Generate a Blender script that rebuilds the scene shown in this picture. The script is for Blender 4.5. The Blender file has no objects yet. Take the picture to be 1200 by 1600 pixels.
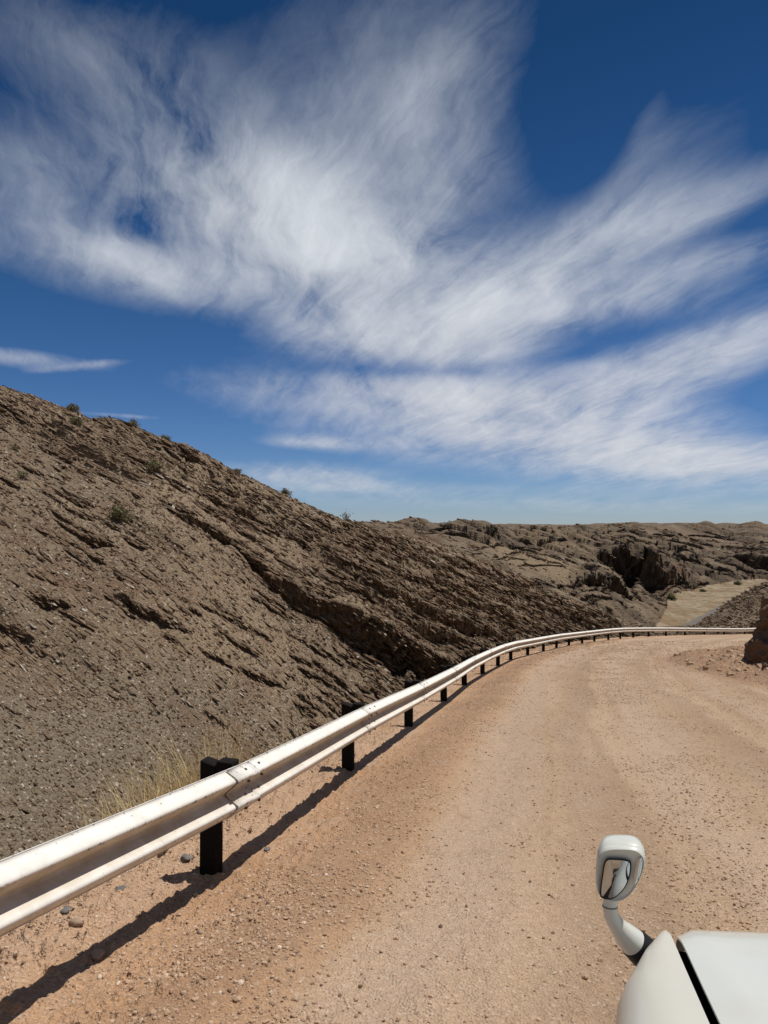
import bpy, bmesh, math, random
import numpy as np
from mathutils import Vector, Matrix
random.seed(7); rng = np.random.default_rng(11)
scene = bpy.context.scene
C = scene.collection
H = 2.2            # eye height above the datum
F = 1155.0         # focal length in pixels of the 1200x1600 photograph
# ------------------------------------------------------------------ camera
cam = bpy.data.cameras.new("camera"); cam_o = bpy.data.objects.new("camera", cam); C.objects.link(cam_o)
cam.sensor_fit = 'VERTICAL'; cam.sensor_height = 36.0; cam.lens = 36.0 * F / 1600.0
cam.shift_y = 0.0125; cam.clip_start = 0.05; cam.clip_end = 60000
cam_o.location = (0, 0, H); cam_o.rotation_euler = (math.radians(90), 0, 0)
scene.camera = cam_o
scene.view_settings.view_transform = 'Standard'; scene.view_settings.look = 'None'
scene.view_settings.gamma = 1.0; scene.view_settings.exposure = -0.22
scene.cycles.max_bounces = 6
# ------------------------------------------------------------------ sun
SUN_EL, SUN_AZ = math.radians(69.3), math.radians(66)
to_sun = Vector((math.sin(SUN_AZ)*math.cos(SUN_EL), math.cos(SUN_AZ)*math.cos(SUN_EL), math.sin(SUN_EL)))
sl = bpy.data.lights.new("sun", 'SUN'); sl.energy = 5.0; sl.angle = math.radians(0.5); sl.color = (1.0, 0.95, 0.88)
so = bpy.data.objects.new("sun", sl); C.objects.link(so); so.rotation_euler = to_sun.to_track_quat('Z', 'Y').to_euler()
so.location = (20, 20, 60)
# ------------------------------------------------------------------ node helper
class NT:
    def __init__(s, tree): s.t = tree; s.n = tree.nodes; s.l = tree.links
    def node(s, kind, **kw):
        n = s.n.new(kind)
        for k, v in kw.items(): setattr(n, k, v)
        return n
    def put(s, sock, v):
        if isinstance(v, bpy.types.NodeSocket): s.l.new(v, sock)
        elif isinstance(v, (tuple, list)) and len(v) == 3 and sock.type == 'RGBA': sock.default_value = (*v, 1)
        else: sock.default_value = v
    def m(s, op, a, b=0.0, c=None, clamp=False):
        n = s.node('ShaderNodeMath', operation=op, use_clamp=clamp)
        s.put(n.inputs[0], a); s.put(n.inputs[1], b)
        if c is not None: s.put(n.inputs[2], c)
        return n.outputs[0]
    def add(s, a, b): return s.m('ADD', a, b)
    def mul(s, a, b): return s.m('MULTIPLY', a, b)
    def sstep(s, v, a, b, o0=0.0, o1=1.0):
        n = s.node('ShaderNodeMapRange', interpolation_type='SMOOTHSTEP')
        s.put(n.inputs['Value'], v); s.put(n.inputs['From Min'], a); s.put(n.inputs['From Max'], b)
        s.put(n.inputs['To Min'], o0); s.put(n.inputs['To Max'], o1); return n.outputs[0]
    def noise(s, vec, scale, detail=4.0, rough=0.55, dist=0.0, col=False):
        n = s.node('ShaderNodeTexNoise')
        s.put(n.inputs['Vector'], vec); n.inputs['Scale'].default_value = scale
        n.inputs['Detail'].default_value = detail; n.inputs['Roughness'].default_value = rough
        n.inputs['Distortion'].default_value = dist
        return n.outputs['Color'] if col else n.outputs[0]
    def voro(s, vec, scale, feature='F1', out='Distance', rnd=1.0):
        n = s.node('ShaderNodeTexVoronoi', feature=feature)
        s.put(n.inputs['Vector'], vec); n.inputs['Scale'].default_value = scale; n.inputs['Randomness'].default_value = rnd
        return n.outputs[out]
    def mix(s, f, a, b, blend='MIX'):
        n = s.node('ShaderNodeMix', data_type='RGBA', blend_type=blend)
        s.put(n.inputs[0], f); s.put(n.inputs[6], a); s.put(n.inputs[7], b); return n.outputs[2]
    def comb(s, x, y, z):
        n = s.node('ShaderNodeCombineXYZ'); s.put(n.inputs[0], x); s.put(n.inputs[1], y); s.put(n.inputs[2], z); return n.outputs[0]
    def attr(s, name, out='Fac'):
        n = s.node('ShaderNodeAttribute'); n.attribute_name = name; return n.outputs[out]
    def bump(s, h, strength=0.5, dist=0.02, normal=None):
        n = s.node('ShaderNodeBump'); s.put(n.inputs['Height'], h)
        n.inputs['Strength'].default_value = strength; n.inputs['Distance'].default_value = dist
        if normal is not None: s.put(n.inputs['Normal'], normal)
        return n.outputs[0]
def new_mat(name):
    m = bpy.data.materials.new(name); m.use_nodes = True; t = NT(m.node_tree); t.n.clear()
    out = t.node('ShaderNodeOutputMaterial'); b = t.node('ShaderNodeBsdfPrincipled')
    t.l.new(b.outputs[0], out.inputs[0])
    t.obj = t.node('ShaderNodeTexCoord').outputs['Object']
    t.geo = t.node('ShaderNodeNewGeometry')
    b.inputs['Specular IOR Level'].default_value = 0.25
    return m, t, b
# ------------------------------------------------------------------ world: sky with cirrus
world = bpy.data.worlds.new("World"); scene.world = world; world.use_nodes = True
w = NT(world.node_tree); w.n.clear()
wo = w.node('ShaderNodeOutputWorld'); bg = w.node('ShaderNodeBackground'); w.l.new(bg.outputs[0], wo.inputs[0])
sky = w.node('ShaderNodeTexSky', sky_type='NISHITA')
sky.sun_disc = False; sky.sun_elevation = SUN_EL; sky.sun_rotation = SUN_AZ
sky.altitude = 1200; sky.air_density = 1.0; sky.dust_density = 0.25; sky.ozone_density = 3.0
SKY_STRENGTH = 0.085
bg.inputs[1].default_value = SKY_STRENGTH
tc = w.node('ShaderNodeTexCoord'); sx = w.node('ShaderNodeSeparateXYZ'); w.l.new(tc.outputs['Generated'], sx.inputs[0])
X, Y, Z = sx.outputs
Ys = w.m('MAXIMUM', Y, 0.02); Zs = w.m('MAXIMUM', Z, 0.012)
U = w.m('DIVIDE', X, Ys); V = w.m('DIVIDE', Z, Ys)
CX = w.m('DIVIDE', X, w.add(Zs, 0.16)); CY = w.m('DIVIDE', Y, w.add(Zs, 0.16))     # position on the cloud layer
P0 = w.comb(CX, CY, 0.0)
warp = w.noise(P0, 1.1, 6.0, 0.55, col=True)
wv = w.node('ShaderNodeVectorMath', operation='MULTIPLY_ADD'); w.put(wv.inputs[0], warp); wv.inputs[1].default_value = (0.36, 0.36, 0); w.put(wv.inputs[2], P0)
sw = w.node('ShaderNodeSeparateXYZ'); w.l.new(wv.outputs[0], sw.inputs[0]); QX, QY = sw.outputs[0], sw.outputs[1]
def rotst(ang, kx, ky, off):      # fibres: noise stretched along one wind direction
    ca, sa = math.cos(ang), math.sin(ang)
    a = w.add(w.mul(QX, ca*kx), w.mul(QY, sa*kx)); b = w.add(w.mul(QX, -sa*ky), w.mul(QY, ca*ky))
    return w.comb(w.add(a, off), b, off)
fib = w.noise(rotst(math.radians(-10), 2.6, 0.55, 3.0), 1.5, 12.0, 0.60, 0.25)
fib2 = w.noise(rotst(math.radians(22), 5.5, 0.9, 8.0), 2.1, 11.0, 0.70, 0.5)
puff = w.noise(wv.outputs[0], 1.9, 10.0, 0.58, 0.35)
blobs = [  # centre, spreads (photo pixels turned into directions), tilt in degrees, weight
    (390, 325, 110, 56, 18, .80), (520, 385, 140, 66, 24, .72), (620, 460, 130, 62, 26, .62), (640, 530, 110, 24, 8, .50), (240, 425, 110, 34, 12, .52),
    (280, 200, 220, 90, 24, .17), (590, 120, 150, 120, 75, .135), (680, 270, 90, 90, -40, .26), (150, 70, 170, 70, 30, .12), (740, 80, 130, 60, -60, .12), (1080, 190, 150, 60, -40, .04), (1010, 190, 50, 14, -60, .05), (60, 250, 120, 40, 10, .10),
    (780, 490, 200, 30, -8, .60), (890, 395, 160, 34, -22, .54), (1070, 345, 150, 20, -26, .20), (1130, 402, 110, 18, -16, .28), (985, 270, 80, 18, -45, .07), (1060, 260, 130, 30, -40, .05),
    (640, 612, 170, 20, 3, .60), (780, 640, 190, 32, 4, .62), (900, 690, 230, 30, 6, .66), (1080, 722, 170, 22, 2, .66), (960, 600, 150, 32, -16, .56), (1120, 545, 110, 30, -20, .50),
    (520, 692, 60, 7, 2, .45), (490, 746, 80, 13, 5, .48), (30, 560, 70, 9, 6, .36), (120, 572, 50, 4, -6, .30), (200, 650, 50, 2.5, 4, .20),
    (880, 788, 330, 10, 1, .16), (700, 765, 200, 7, 1, .14), (60, 340, 110, 60, 8, .16)]
mask = None
for cx, cy, sx_, sy_, ang, wt in blobs:
    u0, v0, a = (cx-600)/F, (820-cy)/F, math.radians(-ang)
    du, dv = w.m('SUBTRACT', U, u0), w.m('SUBTRACT', V, v0)
    p = w.mul(w.add(w.mul(du, math.cos(a)), w.mul(dv, math.sin(a))), F/sx_)
    q = w.mul(w.add(w.mul(du, -math.sin(a)), w.mul(dv, math.cos(a))), F/sy_)
    g = w.mul(w.m('EXPONENT', w.mul(w.add(w.mul(p, p), w.mul(q, q)), -0.5)), wt)
    mask = g if mask is None else w.m('SUBTRACT', w.add(mask, g), w.mul(w.mul(mask, g), 0.75))
tex = w.add(w.add(w.mul(fib, 0.44), w.mul(fib2, 0.34)), w.mul(puff, 0.42))
tex = w.mul(w.add(tex, -0.60), 4.4)                                                  # about -0.5 .. 0.5
for cx, cy, sx_, sy_, ang, wt in ((620, 578, 130, 10, 2, .55), (1010, 520, 150, 13, -14, .5), (860, 560, 90, 8, -6, .35), (720, 360, 60, 14, -25, .35), (860, 230, 50, 90, 25, .3), (400, 560, 130, 40, 20, .5)):
    du, dv = w.m('SUBTRACT', U, (cx-600)/F), w.m('SUBTRACT', V, (820-cy)/F); a = math.radians(-ang)
    p = w.mul(w.add(w.mul(du, math.cos(a)), w.mul(dv, math.sin(a))), F/sx_); q = w.mul(w.add(w.mul(du, -math.sin(a)), w.mul(dv, math.cos(a))), F/sy_)
    mask = w.mul(mask, w.m('SUBTRACT', 1.0, w.mul(w.m('EXPONENT', w.mul(w.add(w.mul(p, p), w.mul(q, q)), -0.5)), wt)))
back = w.sstep(Y, -0.2, 0.25, 0.25, 0.0)                                             # thin cover behind the viewer
mask = w.add(mask, back)
dens = w.add(w.mul(mask, w.add(w.mul(tex, 0.66), 0.78)), w.mul(tex, w.sstep(mask, 0.03, 0.35, 0.0, 0.11)))
dens = w.m('SUBTRACT', 1.0, w.m('EXPONENT', w.mul(w.m('MAXIMUM', w.add(dens, -0.045), 0.0), -1.75)))   # soft saturation, no flat cores
hs = w.node('ShaderNodeHueSaturation'); hs.inputs['Saturation'].default_value = 1.12; hs.inputs['Value'].default_value = 0.80
w.l.new(sky.outputs[0], hs.inputs['Color'])
CL = 0.92 / SKY_STRENGTH
hz = w.sstep(Z, 0.0, 0.5, 1.0, 0.0)
cb = w.m('MULTIPLY_ADD', tex, 0.16, 1.0)
ccol = w.mix(hz, (CL*0.93, CL*0.98, CL*1.02), (CL*0.86, CL*0.85, CL*0.86))
rp = w.node('ShaderNodeValToRGB'); w.put(rp.inputs[0], Z); el = rp.color_ramp.elements
el[0].position = 0.0; el[0].color = (0.82, 1.0, 1.44, 1); el[1].position = 0.75; el[1].color = (0.22, 0.46, 0.60, 1)
for p_, c_ in ((0.10, (0.63, 0.83, 1.18, 1)), (0.30, (0.42, 0.71, 0.96, 1)), (0.55, (0.20, 0.47, 0.66, 1))): el.new(p_).color = c_
skyc = w.mix(1.0, hs.outputs[0], rp.outputs[0], 'MULTIPLY')
w.put(bg.inputs[0], w.mix(dens, skyc, w.mix(1.0, ccol, w.comb(cb, cb, cb), 'MULTIPLY')))
# ------------------------------------------------------------------ object helpers
def tag(o, label=None, cat=None, group=None, kind=None):
    for k, v in (('label', label), ('category', cat), ('group', group), ('kind', kind)):
        if v: o[k] = v
    return o
def empty(name, loc=(0, 0, 0)):
    o = bpy.data.objects.new(name, None); C.objects.link(o); o.location = loc; o.empty_display_size = 0.2; return o
def link(name, me, mat=None, parent=None):
    o = bpy.data.objects.new(name, me); C.objects.link(o)
    if mat: me.materials.append(mat)
    if parent: o.parent = parent
    return o
def np_mesh(name, verts, faces, smooth=True):
    """verts (n,3), faces (m,k) all of one size"""
    me = bpy.data.meshes.new(name); verts = np.ascontiguousarray(verts, np.float32); faces = np.ascontiguousarray(faces, np.int32)
    k = faces.shape[1]
    me.vertices.add(len(verts)); me.vertices.foreach_set('co', verts.ravel())
    me.loops.add(faces.size); me.loops.foreach_set('vertex_index', faces.ravel())
    me.polygons.add(len(faces)); me.polygons.foreach_set('loop_start', np.arange(0, faces.size, k, dtype=np.int32))
    me.polygons.foreach_set('use_smooth', np.full(len(faces), smooth))
    me.update(calc_edges=True); me.validate(); return me
def fattr(me, name, vals, domain='POINT'):
    a = me.attributes.new(name, 'FLOAT', domain); a.data.foreach_set('value', np.ascontiguousarray(vals, np.float32).ravel())
def bm_obj(name, bm, mat, parent=None, smooth=True, angle=40):
    bmesh.ops.recalc_face_normals(bm, faces=bm.faces)
    me = bpy.data.meshes.new(name); bm.to_mesh(me); bm.free()
    for p in me.polygons: p.use_smooth = smooth
    if smooth: me.set_sharp_from_angle(angle=math.radians(angle))
    return link(name, me, mat, parent)
def bm_box(bm, size, loc, rot=None, bevel=0.0, seg=2):
    r = bmesh.ops.create_cube(bm, size=1.0); vs = r['verts']
    bmesh.ops.scale(bm, vec=size, verts=vs)
    if bevel > 0:
        es = list({e for v in vs for e in v.link_edges})
        b = bmesh.ops.bevel(bm, geom=es, offset=bevel, segments=seg, affect='EDGES', profile=0.5); vs = list({v for f in b['faces'] for v in f.verts} | {v for v in vs if v.is_valid})
    if rot is not None: bmesh.ops.rotate(bm, matrix=rot, verts=vs)
    bmesh.ops.translate(bm, vec=loc, verts=vs); return vs
def loft(bm, rings, closed=True, cap=True):
    rv = [[bm.verts.new(p) for p in r] for r in rings]; n = len(rings[0])
    for a, b in zip(rv[:-1], rv[1:]):
        for i in range(n if closed else n-1):
            j = (i+1) % n; bm.faces.new((a[i], a[j], b[j], b[i]))
    if cap and closed:
        bm.faces.new(rv[0][::-1]); bm.faces.new(rv[-1])
    return rv
def tube(bm, pts, radii, n=14):
    pts = [Vector(p) for p in pts]; rings = []
    ref = Vector((0, 1, 0.3)).normalized()
    for i, p in enumerate(pts):
        t = (pts[min(i+1, len(pts)-1)] - pts[max(i-1, 0)]).normalized()
        s = t.cross(ref).normalized(); u = s.cross(t)
        r = radii[i]; ra, rb = r if isinstance(r, tuple) else (r, r)
        rings.append([p + s*ra*math.cos(2*math.pi*k/n) + u*rb*math.sin(2*math.pi*k/n) for k in range(n)])
    return loft(bm, rings)
# ------------------------------------------------------------------ numpy noise
_tab = rng.random((256, 256)).astype(np.float32)
def vnoise(x, y, seed=0):
    x = np.asarray(x, np.float32) + seed*17.31; y = np.asarray(y, np.float32) + seed*9.77
    xi, yi = np.floor(x), np.floor(y); fx, fy = x-xi, y-yi
    fx = fx*fx*fx*(fx*(fx*6-15)+10); fy = fy*fy*fy*(fy*(fy*6-15)+10)
    a, b = xi.astype(np.int64) & 255, yi.astype(np.int64) & 255; a1, b1 = (a+1) & 255, (b+1) & 255
    return (_tab[a, b]*(1-fx)+_tab[a1, b]*fx)*(1-fy) + (_tab[a, b1]*(1-fx)+_tab[a1, b1]*fx)*fy
def fbm(x, y, oct=4, seed=0, gain=0.5):
    s, a, t = 0, 1.0, 0
    for i in range(oct): s = s + a*vnoise(x*2**i, y*2**i, seed+i*3); t += a; a *= gain
    return s/t
def smooth01(v, a, b):
    t = np.clip((v-a)/(b-a), 0, 1); return t*t*(3-2*t)
# ------------------------------------------------------------------ the road's line: guardrail post bases measured on the photograph
POSTS_PX = [(330,1357),(544,1201),(638.5,1137.7),(693.5,1093.6),(725.5,1070.6),(754,1051.7),(778,1040),(798,1030),(824.5,1020.7),(849,1015.5),
    (869.5,1011.6),(889,1008),(909.5,1005.2),(928.6,1002.8),(950.6,1000),(969.3,998),(989.5,995.8),(1013,994.4),(1040.5,993.6),(1070,993),(1100.5,992.5),(1131,992),(1163.5,991.7)]
RC = (-3.18474e-06, 2.03155e-04, -0.122454518, 0.49841761)
def road_z(d):
    d = np.clip(d, -200, 75); return ((RC[0]*d+RC[1])*d+RC[2])*d+RC[3]
SP = 3.3; posts = []
dcur = 4.9
for i, (px, row) in enumerate(POSTS_PX):
    u = (px-600)/F
    if i:
        x0, d0 = posts[-1]; a = u*u+1; b = -2*(u*x0+d0); c = x0*x0+d0*d0-SP*SP
        dcur = (-b+math.sqrt(max(b*b-4*a*c, 0)))/2/a
    posts.append((u*dcur, dcur))
near = [(posts[0][0]-0.98*k-0.05*k*k, posts[0][1]-3.12*k) for k in (3, 2, 1)]
t0 = np.array(posts[-1])-np.array(posts[-2]); t0 /= np.linalg.norm(t0); far = []
p = np.array(posts[-1]); ang = 0
for k in range(9):
    ang -= math.radians(3.2); r = np.array([[math.cos(ang), -math.sin(ang)], [math.sin(ang), math.cos(ang)]]) @ t0
    p = p + r*SP; far.append(tuple(p))
POSTS = near + posts + far
def catmull(P, n=6):
    P = [np.array(p, float) for p in P]; P = [2*P[0]-P[1]] + P + [2*P[-1]-P[-2]]; out = []
    for i in range(1, len(P)-2):
        for k in range(n):
            t = k/n; out.append(0.5*((2*P[i])+(-P[i-1]+P[i+1])*t+(2*P[i-1]-5*P[i]+4*P[i+1]-P[i+2])*t*t+(-P[i-1]+3*P[i]-3*P[i+1]+P[i+2])*t**3))
    out.append(P[-2]); return np.array(out)
LINE = catmull(POSTS, 4)
LINE = np.vstack([LINE[0]+(LINE[0]-LINE[1])*np.linspace(40, 1, 6)[:, None], LINE])
def lateral(x, y):
    """signed distance from the rail line (road side positive) and length along it"""
    shp = x.shape; x = x.ravel(); y = y.ravel()
    best = np.full(x.shape, 1e9, np.float32); sg = np.zeros_like(best); al = np.zeros_like(best); s0 = 0.0
    for (ax, ay), (bx, by) in zip(LINE[:-1], LINE[1:]):
        dx, dy = bx-ax, by-ay; L = math.hypot(dx, dy)
        t = np.clip(((x-ax)*dx+(y-ay)*dy)/(L*L), 0, 1); ex, ey = x-ax-t*dx, y-ay-t*dy
        dd = ex*ex+ey*ey; k = dd < best
        best[k] = dd[k]; sg[k] = np.sign(dy*ex-dx*ey)[k]; al[k] = (s0+t*L)[k]; s0 += L
    return (np.sqrt(best)*sg).reshape(shp), al.reshape(shp)
INNER = np.array([(9.6, -30), (9.4, 8), (9.3, 16), (9.35, 20), (9.75, 24), (10.6, 27), (12.2, 30), (14.6, 32.3), (18, 34.4), (24, 37), (32, 39.5), (44, 42)])
def inner_dist(x, y):
    """distance beyond the road's inner edge (positive on the rock side)"""
    shp = x.shape; x = x.ravel(); y = y.ravel(); best = np.full(x.shape, 1e9); sg = np.ones_like(best)
    L2 = catmull(INNER, 4)
    for (ax, ay), (bx, by) in zip(L2[:-1], L2[1:]):
        dx, dy = bx-ax, by-ay; t = np.clip(((x-ax)*dx+(y-ay)*dy)/(dx*dx+dy*dy), 0, 1); ex, ey = x-ax-t*dx, y-ay-t*dy
        dd = ex*ex+ey*ey; k = dd < best; best[k] = dd[k]; sg[k] = np.sign(dy*ex-dx*ey)[k]
    return (np.sqrt(best)*sg).reshape(shp)
# ------------------------------------------------------------------ terrain: distance and height of each landform seen along each direction
FEAT = ['foot', 'crest', 'dip', 'a', 's', 'q', 'c', 't', 'k']
COLS = {
 -700: [(7,1750),(24,480),(34,600),(100,740),(140,770),(160,785),(180,795),(230,808),(300,826)],
 -200: [(8.3,1470),(27,545),(36,620),(100,770),(140,780),(160,795),(180,800),(230,810),(300,826)],
 0:    [(10,1390),(30,596),(40,680),(100,790),(140,800),(160,805),(180,810),(230,814),(300,826)],
 110:  [(11.2,1335),(31,627),(42,690),(100,800),(140,805),(160,810),(180,812),(230,815),(300,826)],
 200:  [(12,1290),(32,659),(43,710),(100,800),(140,805),(160,810),(180,812),(230,815),(300,826)],
 290:  [(13.4,1252),(33,690),(44,745),(100,815),(140,818),(160,820),(180,820),(230,816),(300,826)],
 370:  [(15,1215),(34,736),(45,780),(100,820),(140,822),(160,822),(180,820),(230,816),(300,826)],
 450:  [(17,1178),(34.5,773),(46,805),(100,825),(140,825),(160,824),(180,822),(230,814),(300,826)],
 540:  [(20.5,1136),(36,811),(50,838),(100,836),(140,828),(160,822),(180,817),(230,812),(300,826)],
 600:  [(23,1108),(38,829),(55,855),(100,844),(135,832),(155,824),(175,818),(220,812),(300,826)],
 650:  [(26,1085),(42,840),(60,866),(110,858),(135,846),(155,840),(172,832),(205,808),(300,826)],
 700:  [(30,1061),(46,851),(65,880),(105,866),(135,852),(155,846),(172,838),(200,810),(290,828)],
 760:  [(36,1034),(51,876),(72,905),(112,886),(145,868),(165,860),(185,848),(212,814),(300,828)],
 800:  [(42,1018),(56,892),(78,918),(120,899),(150,880),(175,872),(200,863),(250,819),(330,828)],
 860:  [(52,1008),(64,920),(90,942),(128,924),(160,892),(182,879),(205,866),(290,821),(380,828)],
 900:  [(60,1001),(70,935),(100,958),(135,938),(175,893),(200,880),(222,864),(320,822),(430,828)],
 930:  [(67,995),(76,945),(108,966),(142,950),(195,878),(214,886),(245,858),(345,820),(450,828)],
 960:  [(75,991),(83,955),(117,974),(150,962),(205,892),(235,890),(262,857),(400,819),(520,828)],
 1000: [(84,987),(91,968),(126,988),(160,975),(206,919),(235,905),(265,861),(450,819),(600,828)],
 1030: [(84,987),(97,978),(131,992),(168,985),(207,943),(240,925),(268,870),(480,819),(640,828)],
 1050: [(84,986),(101,983),(136,990),(175,980),(210,953),(247,934),(272,887),(500,818),(680,827)],
 1080: [(80,993),(107,980),(141,992),(178,977),(216,950),(264,927),(296,886),(530,818),(720,827)],
 1100: [(78,994),(110,962),(145,987),(180,975),(220,947),(276,922),(312,886),(550,818),(740,827)],
 1150: [(72,991),(118,928),(152,970),(190,967),(240,937),(304,912),(350,873),(600,817),(800,827)],
 1175: [(71,988),(120,912),(152,962),(195,963),(245,934),(318,909),(362,870),(600,816),(800,827)],
 1200: [(70,986),(122,899),(152,955),(200,960),(250,931),(330,900),(372,866),(600,816),(800,827)],
 1300: [(70,985),(125,855),(152,910),(200,955),(250,931),(330,885),(380,855),(600,816),(800,827)],
 1900: [(60,985),(110,770),(150,820),(200,900),(250,900),(330,870),(380,850),(600,816),(800,827)]}
DMIN = 1.2
us_f = np.linspace(-0.57, 0.57, 880)
side = 0.57 + np.cumsum(np.geomspace(0.004, 0.35, 34))
us = np.concatenate([-side[::-1], us_f, side])
ds = np.concatenate([np.geomspace(DMIN, 8, 330, endpoint=False), np.geomspace(8, 75, 720, endpoint=False),
                     np.geomspace(75, 620, 470, endpoint=False), np.geomspace(620, 26000, 110)])
pxs = 600 + F*us; NU, ND = len(us), len(ds)
keys = sorted(COLS); fd, fz = [], []
for j in range(len(FEAT)):
    dd = np.array([COLS[k][j][0] for k in keys], float); rr = np.array([COLS[k][j][1] for k in keys], float)
    zz = H - dd*(rr-820)/F
    fine = np.arange(-2500, 3701, 5.0)
    D_, Z_ = np.interp(fine, keys, np.log(dd)), np.interp(fine, keys, zz)
    ker = np.hanning(11); ker /= ker.sum()
    D_, Z_ = np.convolve(np.pad(D_, 5, 'edge'), ker, 'valid'), np.convolve(np.pad(Z_, 5, 'edge'), ker, 'valid')
    if FEAT[j] == 't': Z_ = Z_ + (fbm(fine/38.0, fine*0+4.2, 3, 171)-0.5)*13*np.exp(D_)/F
    fd.append(np.exp(np.interp(pxs, fine, D_))); fz.append(np.interp(pxs, fine, Z_))
fd, fz = np.array(fd), np.array(fz)
Z0 = np.zeros((ND, NU), np.float32)
nz1 = lambda s: fbm(pxs/90.0, np.full_like(pxs, 3.3*s), 3, s)
for i in range(NU):
    kd, kz = fd[:, i], fz[:, i]
    tail_d = [1000, 1500, 2400, 4200, 8000, 26000]
    tail_r = [823.0, 826, 821.5, 823, 821.5, 820.5]
    D_ = np.concatenate([[0.3, 0.62*kd[0], 0.9*kd[0]], kd, tail_d]); Zs_ = np.concatenate([[kz[0]-0.6, kz[0]-0.7, kz[0]-0.35], kz, [H-a*(b-820)/F for a, b in zip(tail_d, tail_r)]])
    # a little extra relief half way up the near slope
    Z0[:, i] = np.interp(ds, D_, Zs_)
GX = (ds[:, None]*us[None, :]).astype(np.float32); GY = np.repeat(ds[:, None], NU, 1).astype(np.float32); Dm = GY
foot, crest, dip = fd[0][None, :], fd[1][None, :], fd[2][None, :]
# soften the creases along the distance, keep the cliff
ker = np.hanning(25); ker /= ker.sum()
Zp = np.pad(Z0, ((12, 12), (0, 0)), 'edge'); Zsoft = sum(k*Zp[i:i+ND] for i, k in enumerate(ker))
keep = 0.0
Z0 = Zsoft*(1-keep)+Z0*keep
tail = smooth01(Dm, 330, 900)
n_far = 0.55*fbm(GX/420, GY/420, 4, 31)+0.45*fbm(GX/130, GY/170, 4, 35)
Z0 = Z0 + tail*(n_far-0.5)*np.minimum(Dm*0.020, 60) 
river = (np.abs(Z0+21.9) < 0.9) & (Dm > 165) & (Dm < 345) & (pxs[None, :] > 1005) & (pxs[None, :] < 1260)
hill_w = smooth01(Dm/foot, 0.75, 1.1)
# broad roughness
amp = np.clip(Dm*0.018, 0.1, 6.0)*np.where(Dm < 90, 0.8, 1.0)
n1 = fbm(GX/(3+0.05*60), GY/6, 4, 1); n2 = fbm(GX/28, GY/28, 5, 5); n3 = fbm(GX/0.9, GY/0.9, 3, 15)
Wm = smooth01(Dm, 55, 110)
cr_f = 1-0.75*smooth01(Dm/crest, 0.80, 0.97)*(1-Wm)
Z1 = Z0 + hill_w*((n1-0.5)*0.7*cr_f*(1-Wm) + ((n2-0.5)*4.5+(fbm(GX/4.5, GY/6, 4, 7)-0.5)*0.7)*Wm*(1-smooth01(Dm, 500, 900)) + (n3-0.5)*0.10*(1-Wm))*(~river)
# strata: planes dipping to the right, stepped where they crop out
SV = 0.88*GX-0.475*GY
WW = Z0 + 0.62*GX + 0.20*GY
WW = WW + (fbm(GX/7, GY/7, 3, 41)-0.5)*1.2*(1-Wm) + (fbm(GX/60, GY/60, 3, 44)-0.5)*10*Wm
outcrop = fbm(SV/9, WW/2.2, 4, 51)
pxg = pxs[None, :]; rowg = 820+F*(H-Z0)/Dm
scree = smooth01(rowg, 1000, 1150)*smooth01(pxg, 560, 250)          # the fine fan at the foot on the left
sandy = smooth01(np.abs(pxg-830), 95, 40)*smooth01(np.abs(Dm-178), 34, 12)
steep_mask = smooth01(outcrop, 0.40, 0.60)*(1-0.85*scree)*hill_w*(1-sandy)
L = np.zeros_like(Z1)
for k, T in enumerate([0.16, 0.34, 0.75, 1.6, 3.4, 7.5, 16]):
    wt = smooth01(T/Dm, 0.006, 0.014)*smooth01(T/Dm, 0.16, 0.07)
    if wt.max() <= 0: continue
    ph = WW/T + 0.9*fbm(SV/(5*T), WW/(1.7*T), 3, 60+k)
    fl = np.floor(ph); f = ph-fl
    a = smooth01(vnoise(fl*7.31, SV/(4.0*T)+fl*3.7, 70+k), 0.35, 0.8)
    prof = np.where(f < 0.90, f/0.90, 1-(f-0.90)/0.10)
    L -= 0.42*T*a*prof*wt*steep_mask*(cr_f if T > 0.5 else 1)
L += 0
Z1 = Z1 + L*(~river)
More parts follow.
